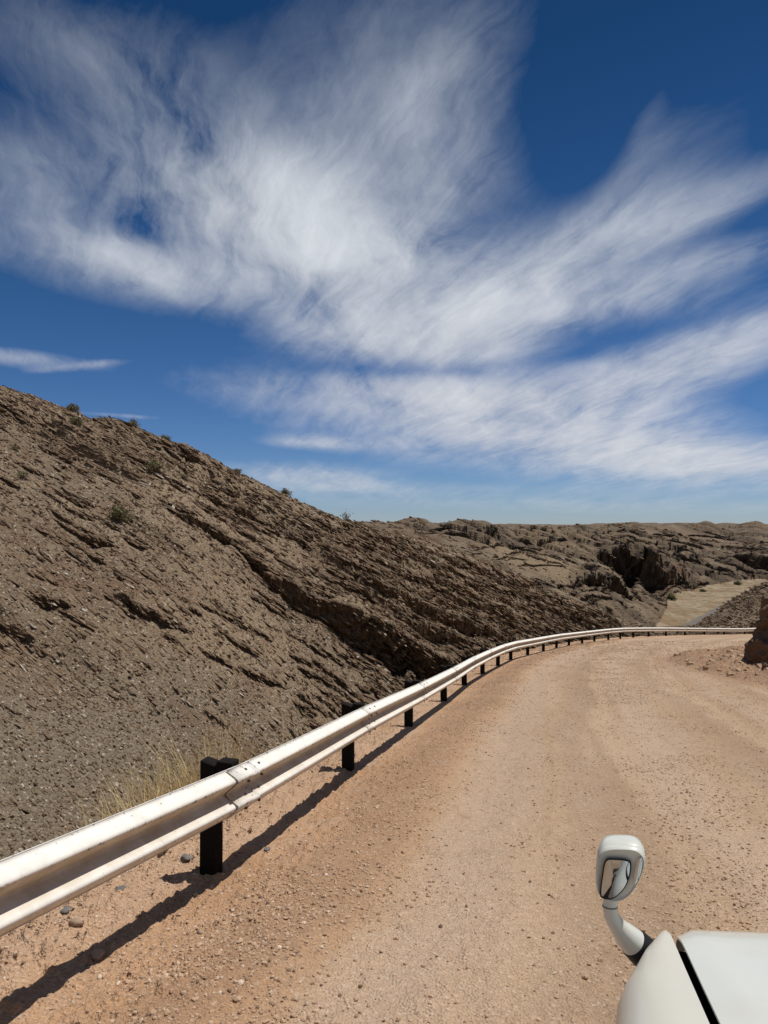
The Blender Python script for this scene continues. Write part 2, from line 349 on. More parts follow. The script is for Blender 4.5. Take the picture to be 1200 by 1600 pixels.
# the large shaded ledges above the gully (line in distance for each direction, height of the step)
DYS = np.zeros_like(Z1); WALL = np.zeros_like(Z1)
def ledge(pts, Z, seed=0, band=None, rough=5.0, fq=1.0, lean=0.5):
    """a rock step: the slope below the line is cut back, the wall rises in many rows and leans out over its foot"""
    P = np.array(pts, float); uu = (P[:, 0]-600)/F
    cols = np.where((us > uu[0]) & (us < uu[-1]))[0]
    if len(cols) < 3: return
    rowl = np.interp(us[cols], uu, P[:, 1]); A = np.interp(us[cols], uu, P[:, 2])
    A = A*(0.55+0.9*fbm(us[cols]*70*fq, us[cols]*0+seed, 3, seed % 40))
    rowl = rowl + rough*2*(fbm(us[cols]*55*fq, us[cols]*0+seed*1.7, 3, seed % 37)-0.5)
    for c, r, a in zip(cols, rowl, A):
        rr = 820+F*(H-Z0[:, c])/ds
        ok = ((ds > fd[0][c]*0.9) & (ds < fd[1][c]*0.98)) if band is None else ((ds > band[0]) & (ds < band[1]))
        idx = np.where(ok & (rr < r))[0]
        if len(idx) == 0 or a <= 0.3: continue
        i1 = idx[0]; h = a*ds[i1]/F; sp = ds[i1+1]-ds[i1]
        n = int(min(max(0.9*h/sp, 3), 18)); i0 = max(i1-n, 1)
        t = ds[i0]-ds[:i0+1]
        Z[:i0+1, c] -= (0.72 if a > 11 else 0.5)*h*np.exp(-np.clip(t, 0, 80)/(h*2.0))
        k = np.arange(n+1)/n
        Z[i0:i1+1, c] = Z[i0, c]*(1-k)+k*(Z[i1, c]+0.28*h)
        ov = lean*h
        yb = ds[i1]                                           # foot of the wall
        lay = (vnoise(Z[i0:i1+1, c]/(0.09*h+0.02)+seed, us[cols[0]]*0+np.full(n+1, us[c]*40), seed % 50)-0.5)*0.5*h
        DYS[i0:i1+1, c] = (yb-ov*k+lay) - ds[i0:i1+1]
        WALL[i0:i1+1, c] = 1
        t2 = ds[i1+1:]-ds[i1]
        Z[i1+1:, c] += 0.28*h*np.exp(-np.clip(t2, 0, 80)/(h*3.5))
        DYS[i1+1:, c] += -ov*np.exp(-np.clip(t2, 0, 80)/(h*1.0))*(DYS[i1+1:, c] == 0)
LEDGES = [
 [(395,868,0),(420,905,22),(455,925,40),(485,935,20),(500,950,0)],
 [(440,918,0),(470,932,30),(520,952,46),(580,975,58),(640,1000,62),(690,1018,52),(730,1033,28),(760,1042,0)],
 [(500,905,0),(540,922,14),(600,945,18),(660,968,20),(720,992,18),(780,1010,0)],
 [(560,895,0),(600,915,18),(660,940,24),(720,965,28),(770,985,20),(800,992,0)],
 [(360,850,0),(385,870,18),(410,888,16),(425,895,0)],
 [(80,810,0),(110,830,10),(150,848,14),(180,855,0)],
 [(40,945,0),(70,945,16),(98,948,12),(110,950,0)],
 [(175,935,0),(200,945,16),(250,970,18),(285,985,0)],
 [(250,790,0),(300,815,14),(350,840,16),(380,850,0)],
 [(300,760,0),(340,780,14),(400,810,12),(440,825,0)],
 [(270,690,0),(290,700,16),(310,712,8),(330,725,0)],
 [(370,1045,0),(390,1052,14),(420,1060,10),(440,1068,0)],
 [(560,860,0),(640,900,10),(720,935,14),(800,965,10),(860,985,0)],
 [(870,945,0),(900,960,10),(935,975,14),(965,980,0)]]
MID = [([(655,828,0),(690,823,7),(720,821,9),(760,823,10),(790,831,10),(818,832,10),(826,836,0)], (150, 225)),
 ([(665,834,0),(700,833,9),(740,837,11),(790,846,9),(815,850,0)], (140, 210)),
 ([(800,838,0),(840,842,12),(880,842,10),(900,846,0)], (190, 330)),
 ([(925,866,0),(948,862,34),(975,860,62),(1000,864,66),(1022,876,58),(1040,888,44),(1058,900,10),(1064,905,0)], (232, 300)),
 ([(880,905,0),(915,904,20),(950,908,34),(975,916,34),(990,928,22),(1006,942,0)], (140, 206)),
 ([(1020,872,0),(1050,888,16),(1085,902,14),(1110,908,0)], (255, 330)),
 ([(1135,866,0),(1165,868,24),(1205,876,26),(1260,884,0)], (305, 420)),
 ([(950,840,0),(1000,844,9),(1050,852,10),(1100,864,8),(1140,872,0)], (270, 480)),
 ([(1010,855,0),(1060,866,9),(1120,884,8),(1150,894,0)], (260, 420)),
 ([(900,828,0),(950,831,7),(1000,834,0)], (280, 520)), ([(1040,830,0),(1100,836,6),(1160,842,7),(1210,846,0)], (380, 640))]
rl = random.Random(5)
RND_NEAR, RND_MID = [], []
for _ in range(620):
    px = rl.uniform(-40, 980); jx = (px-600)/F; ci = int(np.argmin(np.abs(us-jx))); top_ = 820+F*(H-fz[1][ci])/fd[1][ci]; bot_ = 820+F*(H-fz[0][ci])/fd[0][ci]
    q = rl.random(); row = top_+4+(bot_-top_-8)*q
    if px < 460 and row > 940 and rl.random() < min(.95, .35+(row-940)/140): continue
    if px < 300 and rl.random() < .35: continue
    ln = rl.uniform(14, 66)*(1.3 if px > 480 else 1.0); sl = rl.uniform(.42, .62) if px < 620 else rl.uniform(.36, .52); hh = (1.6+6.0*rl.random()**2)*(1.0 if px > 120 else .85)
    RND_NEAR.append([(px, row, 0), (px+ln*.3, row+sl*ln*.3, hh), (px+ln*.75, row+sl*ln*.75, hh*rl.uniform(.6, 1.2)), (px+ln, row+sl*ln, 0)])
for _ in range(75):
    px = rl.uniform(520, 1190); row = 818+(rl.random()**1.2)*95; ln = rl.uniform(50, 190); sl = rl.uniform(.10, .34); hh = rl.uniform(1.2, 3.2)
    RND_MID.append([(px, row, 0), (px+ln*.3, row+sl*ln*.3, hh), (px+ln*.7, row+sl*ln*.7, hh), (px+ln, row+sl*ln, 0)])
for k, l in enumerate(RND_NEAR): ledge(l, Z1, seed=200+k, rough=2.5)
for k, l in enumerate(RND_MID): ledge(l, Z1, seed=600+k, band=(108, 900), rough=1.6, fq=0.8)
for k, (l, bnd) in enumerate(MID): ledge([(a_, b_, 0.78*c_) for a_, b_, c_ in l], Z1, seed=900+k, band=bnd, rough=2.5, fq=0.6)
for k, l in enumerate(LEDGES): ledge([(a_, b_, 0.85*c_) for a_, b_, c_ in l], Z1, seed=80+k, lean=0.8)
# road and shoulders
nr = np.searchsorted(ds, 92.0); LAT = np.full(GX.shape, -50, np.float32); ALO = np.zeros(GX.shape, np.float32); INN = np.full(GX.shape, -50, np.float32)
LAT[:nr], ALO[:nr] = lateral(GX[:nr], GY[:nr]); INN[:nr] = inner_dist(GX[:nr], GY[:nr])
RZ = road_z(GY)
tt = LAT + (fbm(GX/1.5, GY/1.5, 3, 90)-0.5)*0.5
shoulder = smooth01(tt, -3.2, -0.75)
RZ = RZ + 0.05*np.exp(-((LAT-0.85-0.3*(fbm(ALO/6, LAT*0, 2, 91)-0.5))/0.34)**2)*(0.5+fbm(ALO/1.3, LAT/0.5, 3, 92)) - 0.02*np.exp(-((LAT-0.15)/0.3)**2) + 0.012*np.sin(LAT*3.3+2*fbm(ALO/9, LAT*0, 2, 98))*smooth01(LAT, 1.2, 2) + 0.02*(fbm(GX/1.2, GY/1.2, 4, 93)-0.5)
RZ = RZ + 0.05*smooth01(-LAT, -0.3, 0.6)*(fbm(GX/0.35, GY/0.35, 3, 94)-0.4)
RZ = RZ + smooth01(GY, 14, 8)*(0.030*(fbm(GX/0.16, GY/0.16, 3, 96)-0.5) + 0.022*np.maximum(fbm(GX/0.055, GY/0.055, 2, 97)-0.5, 0)*np.where(LAT < 0.7, 3.0, 1.0))*(1+1.0*smooth01(LAT, 0.3, -0.3))*(1-0.6*smooth01(LAT, 1.6, 3))
hillin = np.clip(INN, 0, 40)
bump_in = smooth01(INN, -0.3, 0.5)*(0.05+0.45*np.maximum(fbm(GX/0.9, GY/0.9, 4, 95)-0.25, 0)) + 0.02*np.clip(hillin-0.5, 0, 3) + 0.55*np.clip(hillin-4, 0, 12)
RZ = RZ + np.where(GY < 60, bump_in, 0)
GZ = np.where(LAT > -0.75, RZ, Z1*(1-shoulder)+RZ*shoulder)
# a real overhang at the steps: push upper lips towards the foot of each step
gz_d = np.gradient(GZ, axis=0)/np.gradient(ds)[:, None]
push = smooth01(gz_d, 1.2, 3.0)*hill_w*(LAT < -3)
lip = np.zeros_like(push); lip[2:] = push[:-2]; lip *= (1-push)
GY2 = GY - lip*np.clip(Dm*0.004, 0.03, 0.6)*(DYS == 0) + DYS*(LAT < -2)*(~river)
GX2 = GX*(1.0 + 0*GY2)
verts = np.stack([GX2, GY2, GZ], -1).reshape(-1, 3)
idx = np.arange(ND*NU).reshape(ND, NU)
quads = np.stack([idx[:-1, :-1], idx[:-1, 1:], idx[1:, 1:], idx[1:, :-1]], -1).reshape(-1, 4)
cell = lambda a: a[:-1, :-1].reshape(-1)
is_road = cell((LAT > -1.15) & (GY < 80) & (INN < 4.0))
is_river = cell(river)
is_near = cell((Dm < dip)) & ~is_road & ~is_river
is_far = ~is_road & ~is_river & ~is_near
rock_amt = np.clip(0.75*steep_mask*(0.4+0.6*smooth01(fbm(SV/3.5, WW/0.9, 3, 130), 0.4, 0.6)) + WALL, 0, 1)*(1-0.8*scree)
def cut(name, mask, mat, attrs):
    q = quads[mask]; used, inv = np.unique(q, return_inverse=True)
    me = np_mesh(name, verts[used], inv.reshape(-1, 4), smooth=True)
    for k, a in attrs.items(): fattr(me, k, a.reshape(-1)[used])
    o = link(name, me, mat); o['kind'] = 'structure'; return o
# ------------------------------------------------------------------ ground materials
def rock_material(name, fine, base1, base2, pale, dark=(0.215, 0.148, 0.090)):
    m, t, b = new_mat(name)
    p = t.obj
    scr, sandy_a = t.attr('scree'), t.attr('sandy')
    big = t.noise(p, 0.16*fine, 5, 0.6); mid = t.noise(p, 1.6*fine, 6, 0.65); sm = t.noise(p, 9*fine, 4, 0.7)
    c = t.mix(t.sstep(big, 0.38, 0.62), base1, base2)
    c = t.mix(t.sstep(mid, 0.52, 0.72), c, (0.19, 0.122, 0.072))           # iron brown
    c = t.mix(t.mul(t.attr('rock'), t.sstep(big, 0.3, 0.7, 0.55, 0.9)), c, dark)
    c = t.mix(t.mul(scr, 0.85), c, t.mix(mid, (0.165, 0.132, 0.096), (0.225, 0.180, 0.130)))
    c = t.mix(t.mul(t.sstep(t.noise(p, 0.33*fine, 4, 0.6), 0.52, 0.66), 0.65), c, (0.155, 0.083, 0.045))
    c = t.mix(t.mul(t.sstep(t.noise(p, 0.45*fine, 4, 0.6, 0.5), 0.56, 0.68), 0.5), c, (0.30, 0.235, 0.155))
    c = t.mix(t.mul(sandy_a, 0.9), c, (0.245, 0.178, 0.105))
    chip = t.voro(p, 26*fine, out='Color'); ch = t.node('ShaderNodeSeparateColor'); t.put(ch.inputs[0], chip)
    c = t.mix(t.mul(ch.outputs[0], 0.75), c, t.mix(0.5, c, (0.045, 0.036, 0.03)), 'MIX')
    c = t.mix(t.mul(t.sstep(ch.outputs[1], 0.955, 0.975), 0.55), c, pale)
    c = t.mix(t.sstep(sm, 0.55, 0.8), c, (0.235, 0.178, 0.115))
    t.put(b.inputs['Base Color'], c); b.inputs['Roughness'].default_value = 0.9
    h = t.add(t.mul(t.voro(p, 15*fine), 0.8), t.add(t.mul(sm, 0.6), t.mul(mid, 1.2)))
    t.put(b.inputs['Normal'], t.bump(h, 0.9, 0.05/fine)); return m
M_hill = rock_material('hill_rock', 1.0, (0.255, 0.184, 0.114), (0.182, 0.134, 0.087), (0.52, 0.46, 0.38))
M_far = rock_material('far_rock', 0.16, (0.190, 0.138, 0.085), (0.095, 0.070, 0.046), (0.26, 0.21, 0.15), (0.060, 0.042, 0.029))
m, t, b = new_mat('river_sand'); M_river = m
n = t.noise(t.obj, 0.09, 5, 0.6); n2_ = t.noise(t.obj, 0.5, 4, 0.6)
c = t.mix(t.sstep(n, 0.42, 0.6), (0.27, 0.21, 0.14), (0.20, 0.135, 0.075)); c = t.mix(t.sstep(n2_, 0.50, 0.64), c, (0.105, 0.095, 0.052))
c = t.mix(t.mul(t.attr('channel'), 0.9), c, (0.125, 0.115, 0.10))
t.put(b.inputs['Base Color'], c); b.inputs['Roughness'].default_value = 0.95; t.put(b.inputs['Normal'], t.bump(n2_, 0.6, 0.3))
m, t, b = new_mat('road_gravel'); M_road = m
lat, alo, inn = t.attr('lat'), t.attr('along'), t.attr('inner')
lo = t.comb(t.mul(lat, 1.0), t.mul(alo, 0.07), 0.0)
streak = t.noise(lo, 1.6, 6, 0.6); n_b = t.noise(t.obj, 0.7, 5, 0.6); n_m = t.noise(t.obj, 5, 6, 0.65); n_s = t.noise(t.obj, 55, 3, 0.6)
lw = t.add(lat, t.mul(t.add(t.noise(t.obj, 0.5, 3), -0.5), 0.9))
c_road = t.mix(t.sstep(streak, 0.36, 0.64), (0.425, 0.292, 0.180), (0.515, 0.370, 0.245))
c_sh = t.mix(t.sstep(n_b, 0.4, 0.6), (0.455, 0.268, 0.146), (0.50, 0.308, 0.178))
c = t.mix(t.sstep(lw, 0.7, 1.7), c_sh, c_road)
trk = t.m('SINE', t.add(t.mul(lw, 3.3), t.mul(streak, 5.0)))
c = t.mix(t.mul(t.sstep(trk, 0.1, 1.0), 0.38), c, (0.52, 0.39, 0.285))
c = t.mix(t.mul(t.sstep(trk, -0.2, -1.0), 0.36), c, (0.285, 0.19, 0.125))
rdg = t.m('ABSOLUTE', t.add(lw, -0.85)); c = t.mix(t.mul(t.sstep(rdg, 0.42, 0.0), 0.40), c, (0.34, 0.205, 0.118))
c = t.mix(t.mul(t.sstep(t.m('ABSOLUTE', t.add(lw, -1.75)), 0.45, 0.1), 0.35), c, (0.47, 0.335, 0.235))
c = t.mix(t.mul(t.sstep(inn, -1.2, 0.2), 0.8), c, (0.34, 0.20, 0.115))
c = t.mix(t.mul(t.sstep(n_m, 0.5, 0.75), 0.35), c, (0.25, 0.165, 0.11))
c = t.mix(t.mul(t.sstep(t.noise(t.obj, 2.2, 4, 0.6), 0.56, 0.72), 0.4), c, (0.44, 0.325, 0.23))
vc = t.node('ShaderNodeSeparateColor'); t.put(vc.inputs[0], t.voro(t.obj, 70, out='Color'))
c = t.mix(t.mul(vc.outputs[0], 0.62), c, t.mix(0.5, c, (0.12, 0.08, 0.06)))
c = t.mix(t.mul(t.sstep(vc.outputs[1], 0.94, 0.97), 0.5), c, (0.55, 0.46, 0.37))
t.put(b.inputs['Base Color'], c); b.inputs['Roughness'].default_value = 0.95
hgt = t.add(t.add(t.mul(n_m, 1.0), t.mul(t.voro(t.obj, 70), 0.55)), t.add(t.mul(n_s, 0.5), t.mul(streak, 1.2)))
t.put(b.inputs['Normal'], t.bump(hgt, 0.85, 0.022))
attrs = {'scree': scree, 'sandy': sandy, 'rock': rock_amt}
cut('hillside', is_near, M_hill, attrs)
cut('hills', is_far, M_far, attrs)
chan = smooth01(pxg-np.interp(rowg, [912, 935, 950, 960, 975], [1250, 1142, 1114, 1096, 1066]), 1, 6)
cut('riverbed', is_river, M_river, {'channel': np.broadcast_to(chan, GX.shape)})
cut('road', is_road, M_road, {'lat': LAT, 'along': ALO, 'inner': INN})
# ground behind and beside the viewer
bx = np.concatenate([np.linspace(-90, -8, 42), np.linspace(-7.8, 10, 90), np.linspace(11, 90, 40)]); by = np.concatenate([np.linspace(-90, -2, 45), np.linspace(-1.5, 2.0, 36)])
BX, BY = np.meshgrid(bx, by); la, al = lateral(BX, BY); ii = inner_dist(BX, BY)
BZ = np.where(la > -0.75, road_z(BY) + 0.043*np.exp(-((la-0.85)/0.36)**2) - 0.02*np.exp(-((la-0.15)/0.3)**2) - 0.012*smooth01(BY, 1.0, 1.3) + 0.5*np.clip(ii-2, 0, 12), road_z(BY)-2.2*smooth01(-la, 0.75, 4)) - 0.012
bi = np.arange(BX.size).reshape(BX.shape); bq = np.stack([bi[:-1, :-1], bi[:-1, 1:], bi[1:, 1:], bi[1:, :-1]], -1).reshape(-1, 4)
me = np_mesh('ground', np.stack([BX, BY, BZ], -1).reshape(-1, 3), bq)
for k, a in (('lat', la), ('along', al), ('inner', ii)): fattr(me, k, a)
link('ground', me, M_road)['kind'] = 'structure'
# ------------------------------------------------------------------ loose rock, as masses nobody could count
NRM = Vector((0.60, 0.20, 1.0)).normalized(); E1 = np.array(Vector((0.88, -0.475, -0.433)).normalized()); N3 = np.array(NRM); E2 = np.cross(N3, E1)
def rand_rot(n, amt):
    ax = rng.normal(size=(n, 3)); ax /= np.linalg.norm(ax, axis=1)[:, None]; an = rng.normal(size=n)*amt
    c, s = np.cos(an), np.sin(an); x, y, z = ax.T; o = 1-c
    return np.stack([np.stack([c+x*x*o, x*y*o-z*s, x*z*o+y*s], -1), np.stack([y*x*o+z*s, c+y*y*o, y*z*o-x*s], -1), np.stack([z*x*o-y*s, z*y*o+x*s, c+z*z*o], -1)], 1)
BOXV = np.array([(-1,-1,-1),(1,-1,-1),(1,1,-1),(-1,1,-1),(-1,-1,1),(1,-1,1),(1,1,1),(-1,1,1)], float)*0.5
BOXF = np.array([(0,3,2,1),(4,5,6,7),(0,1,5,4),(1,2,6,5),(2,3,7,6),(3,0,4,7)])
def slabs(name, pos, Ls, thin, wob, sink, tone, mat, label, stretch=1.3):
    n = len(pos); R = rand_rot(n, 1.0)*0
    R = np.stack([np.eye(3)]*n) if np.isscalar(wob) and wob == 0 else rand_rot(n, wob)
    Bm = np.stack([E1, E2, N3], 1)[None]
    R = R @ Bm
    v = BOXV[None]*(1+rng.uniform(-0.35, 0.35, (n, 8, 3)))
    top = (BOXV[:, 2] > 0); v[:, top, :2] *= rng.uniform(0.6, 1.0, (n, 1, 1))
    sc = np.stack([Ls*rng.uniform(1.0, stretch, n), Ls*rng.uniform(0.45, 0.9, n), Ls*thin], -1)
    v = np.einsum('nij,nkj->nki', R, v*sc[:, None, :]) + pos[:, None, :]; v[:, :, 2] += (Ls*sink)[:, None]
    f = (BOXF[None] + (np.arange(n)*8)[:, None, None]).reshape(-1, 4)
    me = np_mesh(name, v.reshape(-1, 3), f, smooth=False); fattr(me, 'tone', np.repeat(tone, 8))
    o = link(name, me, mat); tag(o, label, 'rubble', None, 'stuff'); return o
m, t, b = new_mat('loose_stone'); M_stone = m
tn = t.attr('tone'); r = t.node('ShaderNodeValToRGB'); t.put(r.inputs[0], tn); e = r.color_ramp.elements
e[0].position = 0; e[0].color = (0.085, 0.064, 0.046, 1); e[1].position = 1; e[1].color = (0.50, 0.44, 0.37, 1)
for p_, c_ in ((0.30, (0.170, 0.120, 0.076, 1)), (0.55, (0.200, 0.128, 0.075, 1)), (0.78, (0.245, 0.185, 0.120, 1)), (0.93, (0.36, 0.30, 0.22, 1))):
    q_ = e.new(p_); q_.color = c_
nn = t.noise(t.obj, 14, 5, 0.65)
t.put(b.inputs['Base Color'], t.mix(t.mul(nn, 0.5), r.outputs[0], t.mix(0.6, r.outputs[0], (0.07, 0.05, 0.04))))
b.inputs['Roughness'].default_value = 0.85; t.put(b.inputs['Normal'], t.bump(nn, 0.7, 0.03))
iu = np.where(np.abs(us) <= 0.57)[0]
def pick(n, ok, weight):
    out = np.zeros((0, 2), int)
    while len(out) < n:
        i = rng.integers(0, ND-1, n*3); j = rng.integers(iu[0], iu[-1], n*3)
        k = ok[i, j] & (rng.random(n*3) < weight[i, j]); out = np.vstack([out, np.stack([i[k], j[k]], -1)])
    out = out[:n]; jx = rng.random((n, 2))
    i, j = out.T; a = verts.reshape(ND, NU, 3)
    p_ = a[i, j]*(1-jx[:, :1]) + a[i+1, j+1]*jx[:, :1]
    return p_, i, j
nearm = (LAT < -1.6) & (Dm > foot*0.7) & (Dm < crest*1.03)
pw = lambda n, a, b, g: a*(b/a)**(rng.random(n)**g)
def tones(n, palefrac, lo=0.1, hi=0.8):
    tq = rng.uniform(lo, hi, n)*0.75+rng.random(n)*0.2; k = rng.random(n) < palefrac; tq[k] = rng.uniform(0.88, 1.0, k.sum()); return np.clip(tq, 0, 1)
n = 62000; p_, i, j = pick(n, nearm, np.clip(0.06+0.6*rock_amt+0.5*WALL, 0, 1)*(1-0.75*scree))
L_ = Dm[i, j]*pw(n, 0.0014, 0.0090, 2.6)*np.where(Dm[i, j] > 75, 0.6, 1)
slabs('bedrock_slabs', p_, L_, rng.uniform(0.10, 0.28, n), 0.14, 0.03, tones(n, 0.03), M_stone, 'flat brown rock plates cropping out all over the near hillside', 3.2)
n = 70000; p_, i, j = pick(n, nearm, 0.5+0.4*scree)
L_ = Dm[i, j]*pw(n, 0.0012, 0.0060, 2.6)
slabs('scree', p_, L_, rng.uniform(0.2, 0.5, n), 0.9, 0.05, tones(n, 0.14, 0.2, 0.95), M_stone, 'loose stone chips and pale flakes scattered on the near hillside')
midm = (Dm > np.maximum(dip, 60)) & (Dm < 430) & ~river
n = 30000; p_, i, j = pick(n, midm, 0.12+0.88*steep_mask)
L_ = Dm[i, j]*pw(n, 0.0016, 0.007, 2.4)
slabs('far_boulders', p_, L_, rng.uniform(0.15, 0.4, n), 0.3, 0.0, tones(n, 0.01, 0.0, 0.6), M_stone, 'dark boulders and rock plates strewn over the distant hills', 2.0)
# road gravel
ph = (1+5**0.5)/2
ICO = np.array([(-1,ph,0),(1,ph,0),(-1,-ph,0),(1,-ph,0),(0,-1,ph),(0,1,ph),(0,-1,-ph),(0,1,-ph),(ph,0,-1),(ph,0,1),(-ph,0,-1),(-ph,0,1)])/1.9*0.5
ICF = np.array([(0,11,5),(0,5,1),(0,1,7),(0,7,10),(0,10,11),(1,5,9),(5,11,4),(11,10,2),(10,7,6),(7,1,8),(3,9,4),(3,4,2),(3,2,6),(3,6,8),(3,8,9),(4,9,5),(2,4,11),(6,2,10),(8,6,7),(9,8,1)])
def pebbles(name, pos, size, tone, mat, label):
    n = len(pos); v = ICO[None]*(1+rng.uniform(-0.28, 0.28, (n, 12, 3)))*rng.uniform(0.65, 1.2, (n, 1, 3)); v[:, :, 2] *= 0.7
    v = np.einsum('nij,nkj->nki', rand_rot(n, 0.5), v)*size[:, None, None] + pos[:, None, :]; v[:, :, 2] += (size*0.12)[:, None]
    f = (ICF[None]+(np.arange(n)*12)[:, None, None]).reshape(-1, 3)
    me = np_mesh(name, v.reshape(-1, 3), f, smooth=False); fattr(me, 'tone', np.repeat(tone, 12))
    return tag(link(name, me, mat), label, 'gravel', None, 'stuff')
m, t, b = new_mat('pebble'); M_peb = m
r = t.node('ShaderNodeValToRGB'); t.put(r.inputs[0], t.attr('tone')); e = r.color_ramp.elements
e[0].color = (0.16, 0.105, 0.075, 1); e[1].color = (0.62, 0.51, 0.40, 1)
for p_, c_ in ((0.4, (0.42, 0.28, 0.18, 1)), (0.8, (0.50, 0.36, 0.25, 1))): e.new(p_).color = c_
t.put(b.inputs['Base Color'], r.outputs[0]); b.inputs['Roughness'].default_value = 0.9
roadm = (LAT > -1.2) & (INN < 3) & (GY > 2.4) & (GY < 45)
dens_w = 0.17 + 0.95*np.exp(-((LAT-0.85)/0.36)**2) - 0.06*np.exp(-((LAT-1.7)/0.3)**2) + 0.22*np.exp(-((LAT-3.4)/0.5)**2) + 0.6*(INN > -0.2) + 0.35*(LAT < -0.1)
dens_w = np.clip(dens_w*(0.35+1.3*smooth01(fbm(GX/0.8, GY/0.8, 3, 120), 0.35, 0.65)), 0, 1)
n = 76000; p_, i, j = pick(n, roadm, np.clip(dens_w, 0.02, 1))
S_ = np.maximum(pw(n, 0.005, 0.030, 3.4), Dm[i, j]*pw(n, 0.0008, 0.0020, 2))
pebbles('gravel', p_, S_, np.clip(rng.normal(0.5, 0.22, n), 0, 1), M_peb, 'loose tan gravel lying along the road edge and in its tracks')
n = 2400; rub = (INN > -0.25) & (INN < 4) & (GY > 15) & (GY < 42) & (GX > 8)
p_, i, j = pick(n, rub, 0.35+0.65*smooth01(INN, 0.2, 1.5))
slabs('rubble', p_, pw(n, 0.02, 0.17, 3.2), rng.uniform(0.3, 0.7, n), 0.8, 0.04, tones(n, 0.06, 0.45, 0.95), M_peb, 'brown rock rubble heaped at the inside of the bend')
# ------------------------------------------------------------------ single stones beside the rail
def ground_hit(px, row, d0=2.0, d1=70):
    u = (px-600)/F; k = (row-820)/F; j = int(np.argmin(np.abs(us-u)))
    rr = 820+F*(H-GZ[:, j])/GY2[:, j]; c = np.where((ds > d0) & (ds < d1) & (rr <= row))[0]
    i = c[0] if len(c) else -1; return Vector((u*ds[i], ds[i], float(GZ[i, j])))
m, t, b = new_mat('stone_tan'); M_tan = m
nn = t.noise(t.obj, 30, 6, 0.65); t.put(b.inputs['Base Color'], t.mix(nn, (0.26, 0.17, 0.11), (0.42, 0.32, 0.24))); t.put(b.inputs['Normal'], t.bump(nn, 0.8, 0.01)); b.inputs['Roughness'].default_value = 0.9
m, t, b = new_mat('stone_grey'); M_grey = m
nn = t.noise(t.obj, 30, 6, 0.65); t.put(b.inputs['Base Color'], t.mix(nn, (0.10, 0.10, 0.10), (0.21, 0.20, 0.185))); t.put(b.inputs['Normal'], t.bump(nn, 0.8, 0.01)); b.inputs['Roughness'].default_value = 0.85
def stone(px, row, size, squash, mat, label):
    p = ground_hit(px, row, 2.0, 40); bm = bmesh.new(); bmesh.ops.create_icosphere(bm, subdivisions=3, radius=0.5)
    sd = random.random()*50; q = Vector((random.uniform(.8, 1.3), random.uniform(.7, 1.0), squash))
    for v in bm.verts:
        c = v.co.copy()
        for _ in range(2):
            nrm_ = Vector((math.sin(sd*3+_*2), math.cos(sd*5+_), math.sin(sd+_*4))).normalized()
            if c.dot(nrm_) > 0.33: c -= nrm_*(c.dot(nrm_)-0.33)
        k = 1+0.28*(float(vnoise(c.x*3+sd, c.y*3+c.z*4, 3))-0.5)
        v.co = Vector((c.x*q.x, c.y*q.y, c.z*q.z))*k*size
    bmesh.ops.rotate(bm, matrix=Matrix.Rotation(sd, 3, 'Z'), verts=bm.verts)
    o = bm_obj('stone', bm, mat, None, True, 30); o.location = p + Vector((0, 0, size*squash*0.25)); tag(o, label, 'stone', 'stones beside the guardrail'); return o
stone(153, 1497, 0.075, 0.75, M_tan, 'rounded tan stone lying at the edge of the rail shadow, lower left')
stone(190, 1391, 0.06, 0.6, M_grey, 'small dark stone just under the rail left of the nearest post')
stone(120, 1447, 0.085, 0.5, M_tan, 'brown clod of earth under the rail nearest the lower left corner')
stone(105, 1424, 0.10, 0.25, M_grey, 'flat grey slate piece beneath the rail near the left edge')
stone(291, 1341, 0.085, 0.3, M_grey, 'flat grey slate piece lying left of the nearest post foot')
stone(258, 1336, 0.06, 0.3, M_grey, 'smaller grey slate piece farther left of the nearest post foot')
stone(418, 1331, 0.05, 0.3, M_grey, 'thin grey chip on the orange shoulder right of the nearest post')
stone(312, 1460, 0.035, 0.7, M_tan, 'dark rimmed pebble on the orange shoulder below the nearest post')
stone(412, 1478, 0.04, 0.8, M_tan, 'pale pebble standing out in the gravel strip at the bottom')
# ------------------------------------------------------------------ guardrail
m, t, b = new_mat('rail_paint'); M_rail = m
n1_ = t.noise(t.obj, 7, 6, 0.7); n2_ = t.noise(t.obj, 38, 5, 0.7); n3_ = t.noise(t.obj, 1.1, 4)
edge = t.attr('edge')
chip = t.mul(t.sstep(t.add(n2_, t.mul(edge, 0.12)), 0.695, 0.73), t.sstep(n3_, 0.32, 0.5))
c = t.mix(t.sstep(n1_, 0.35, 0.75), (0.82, 0.80, 0.745), (0.70, 0.675, 0.61))
c = t.mix(t.mul(t.attr('valley'), t.sstep(n1_, 0.2, 0.7, 0.45, 0.9)), c, (0.50, 0.39, 0.26))  # brown in the folds: shade and ground reflection tinted in, with some dirt
c = t.mix(chip, c, (0.12, 0.10, 0.09))
t.put(b.inputs['Base Color'], c); b.inputs['Roughness'].default_value = 0.75; b.inputs['Specular IOR Level'].default_value = 0.2; t.put(b.inputs['Normal'], t.bump(t.add(n1_, t.mul(chip, -0.5)), 0.25, 0.01))
m, t, b = new_mat('tarred_timber'); M_post = m
nn = t.noise(t.obj, 22, 5, 0.65); t.put(b.inputs['Base Color'], t.mix(nn, (0.004, 0.004, 0.004), (0.020, 0.017, 0.014))); b.inputs['Roughness'].default_value = 0.9; b.inputs['Specular IOR Level'].default_value = 0.1; t.put(b.inputs['Normal'], t.bump(nn, 0.5, 0.01))
m, t, b = new_mat('rusty_steel'); M_bolt = m
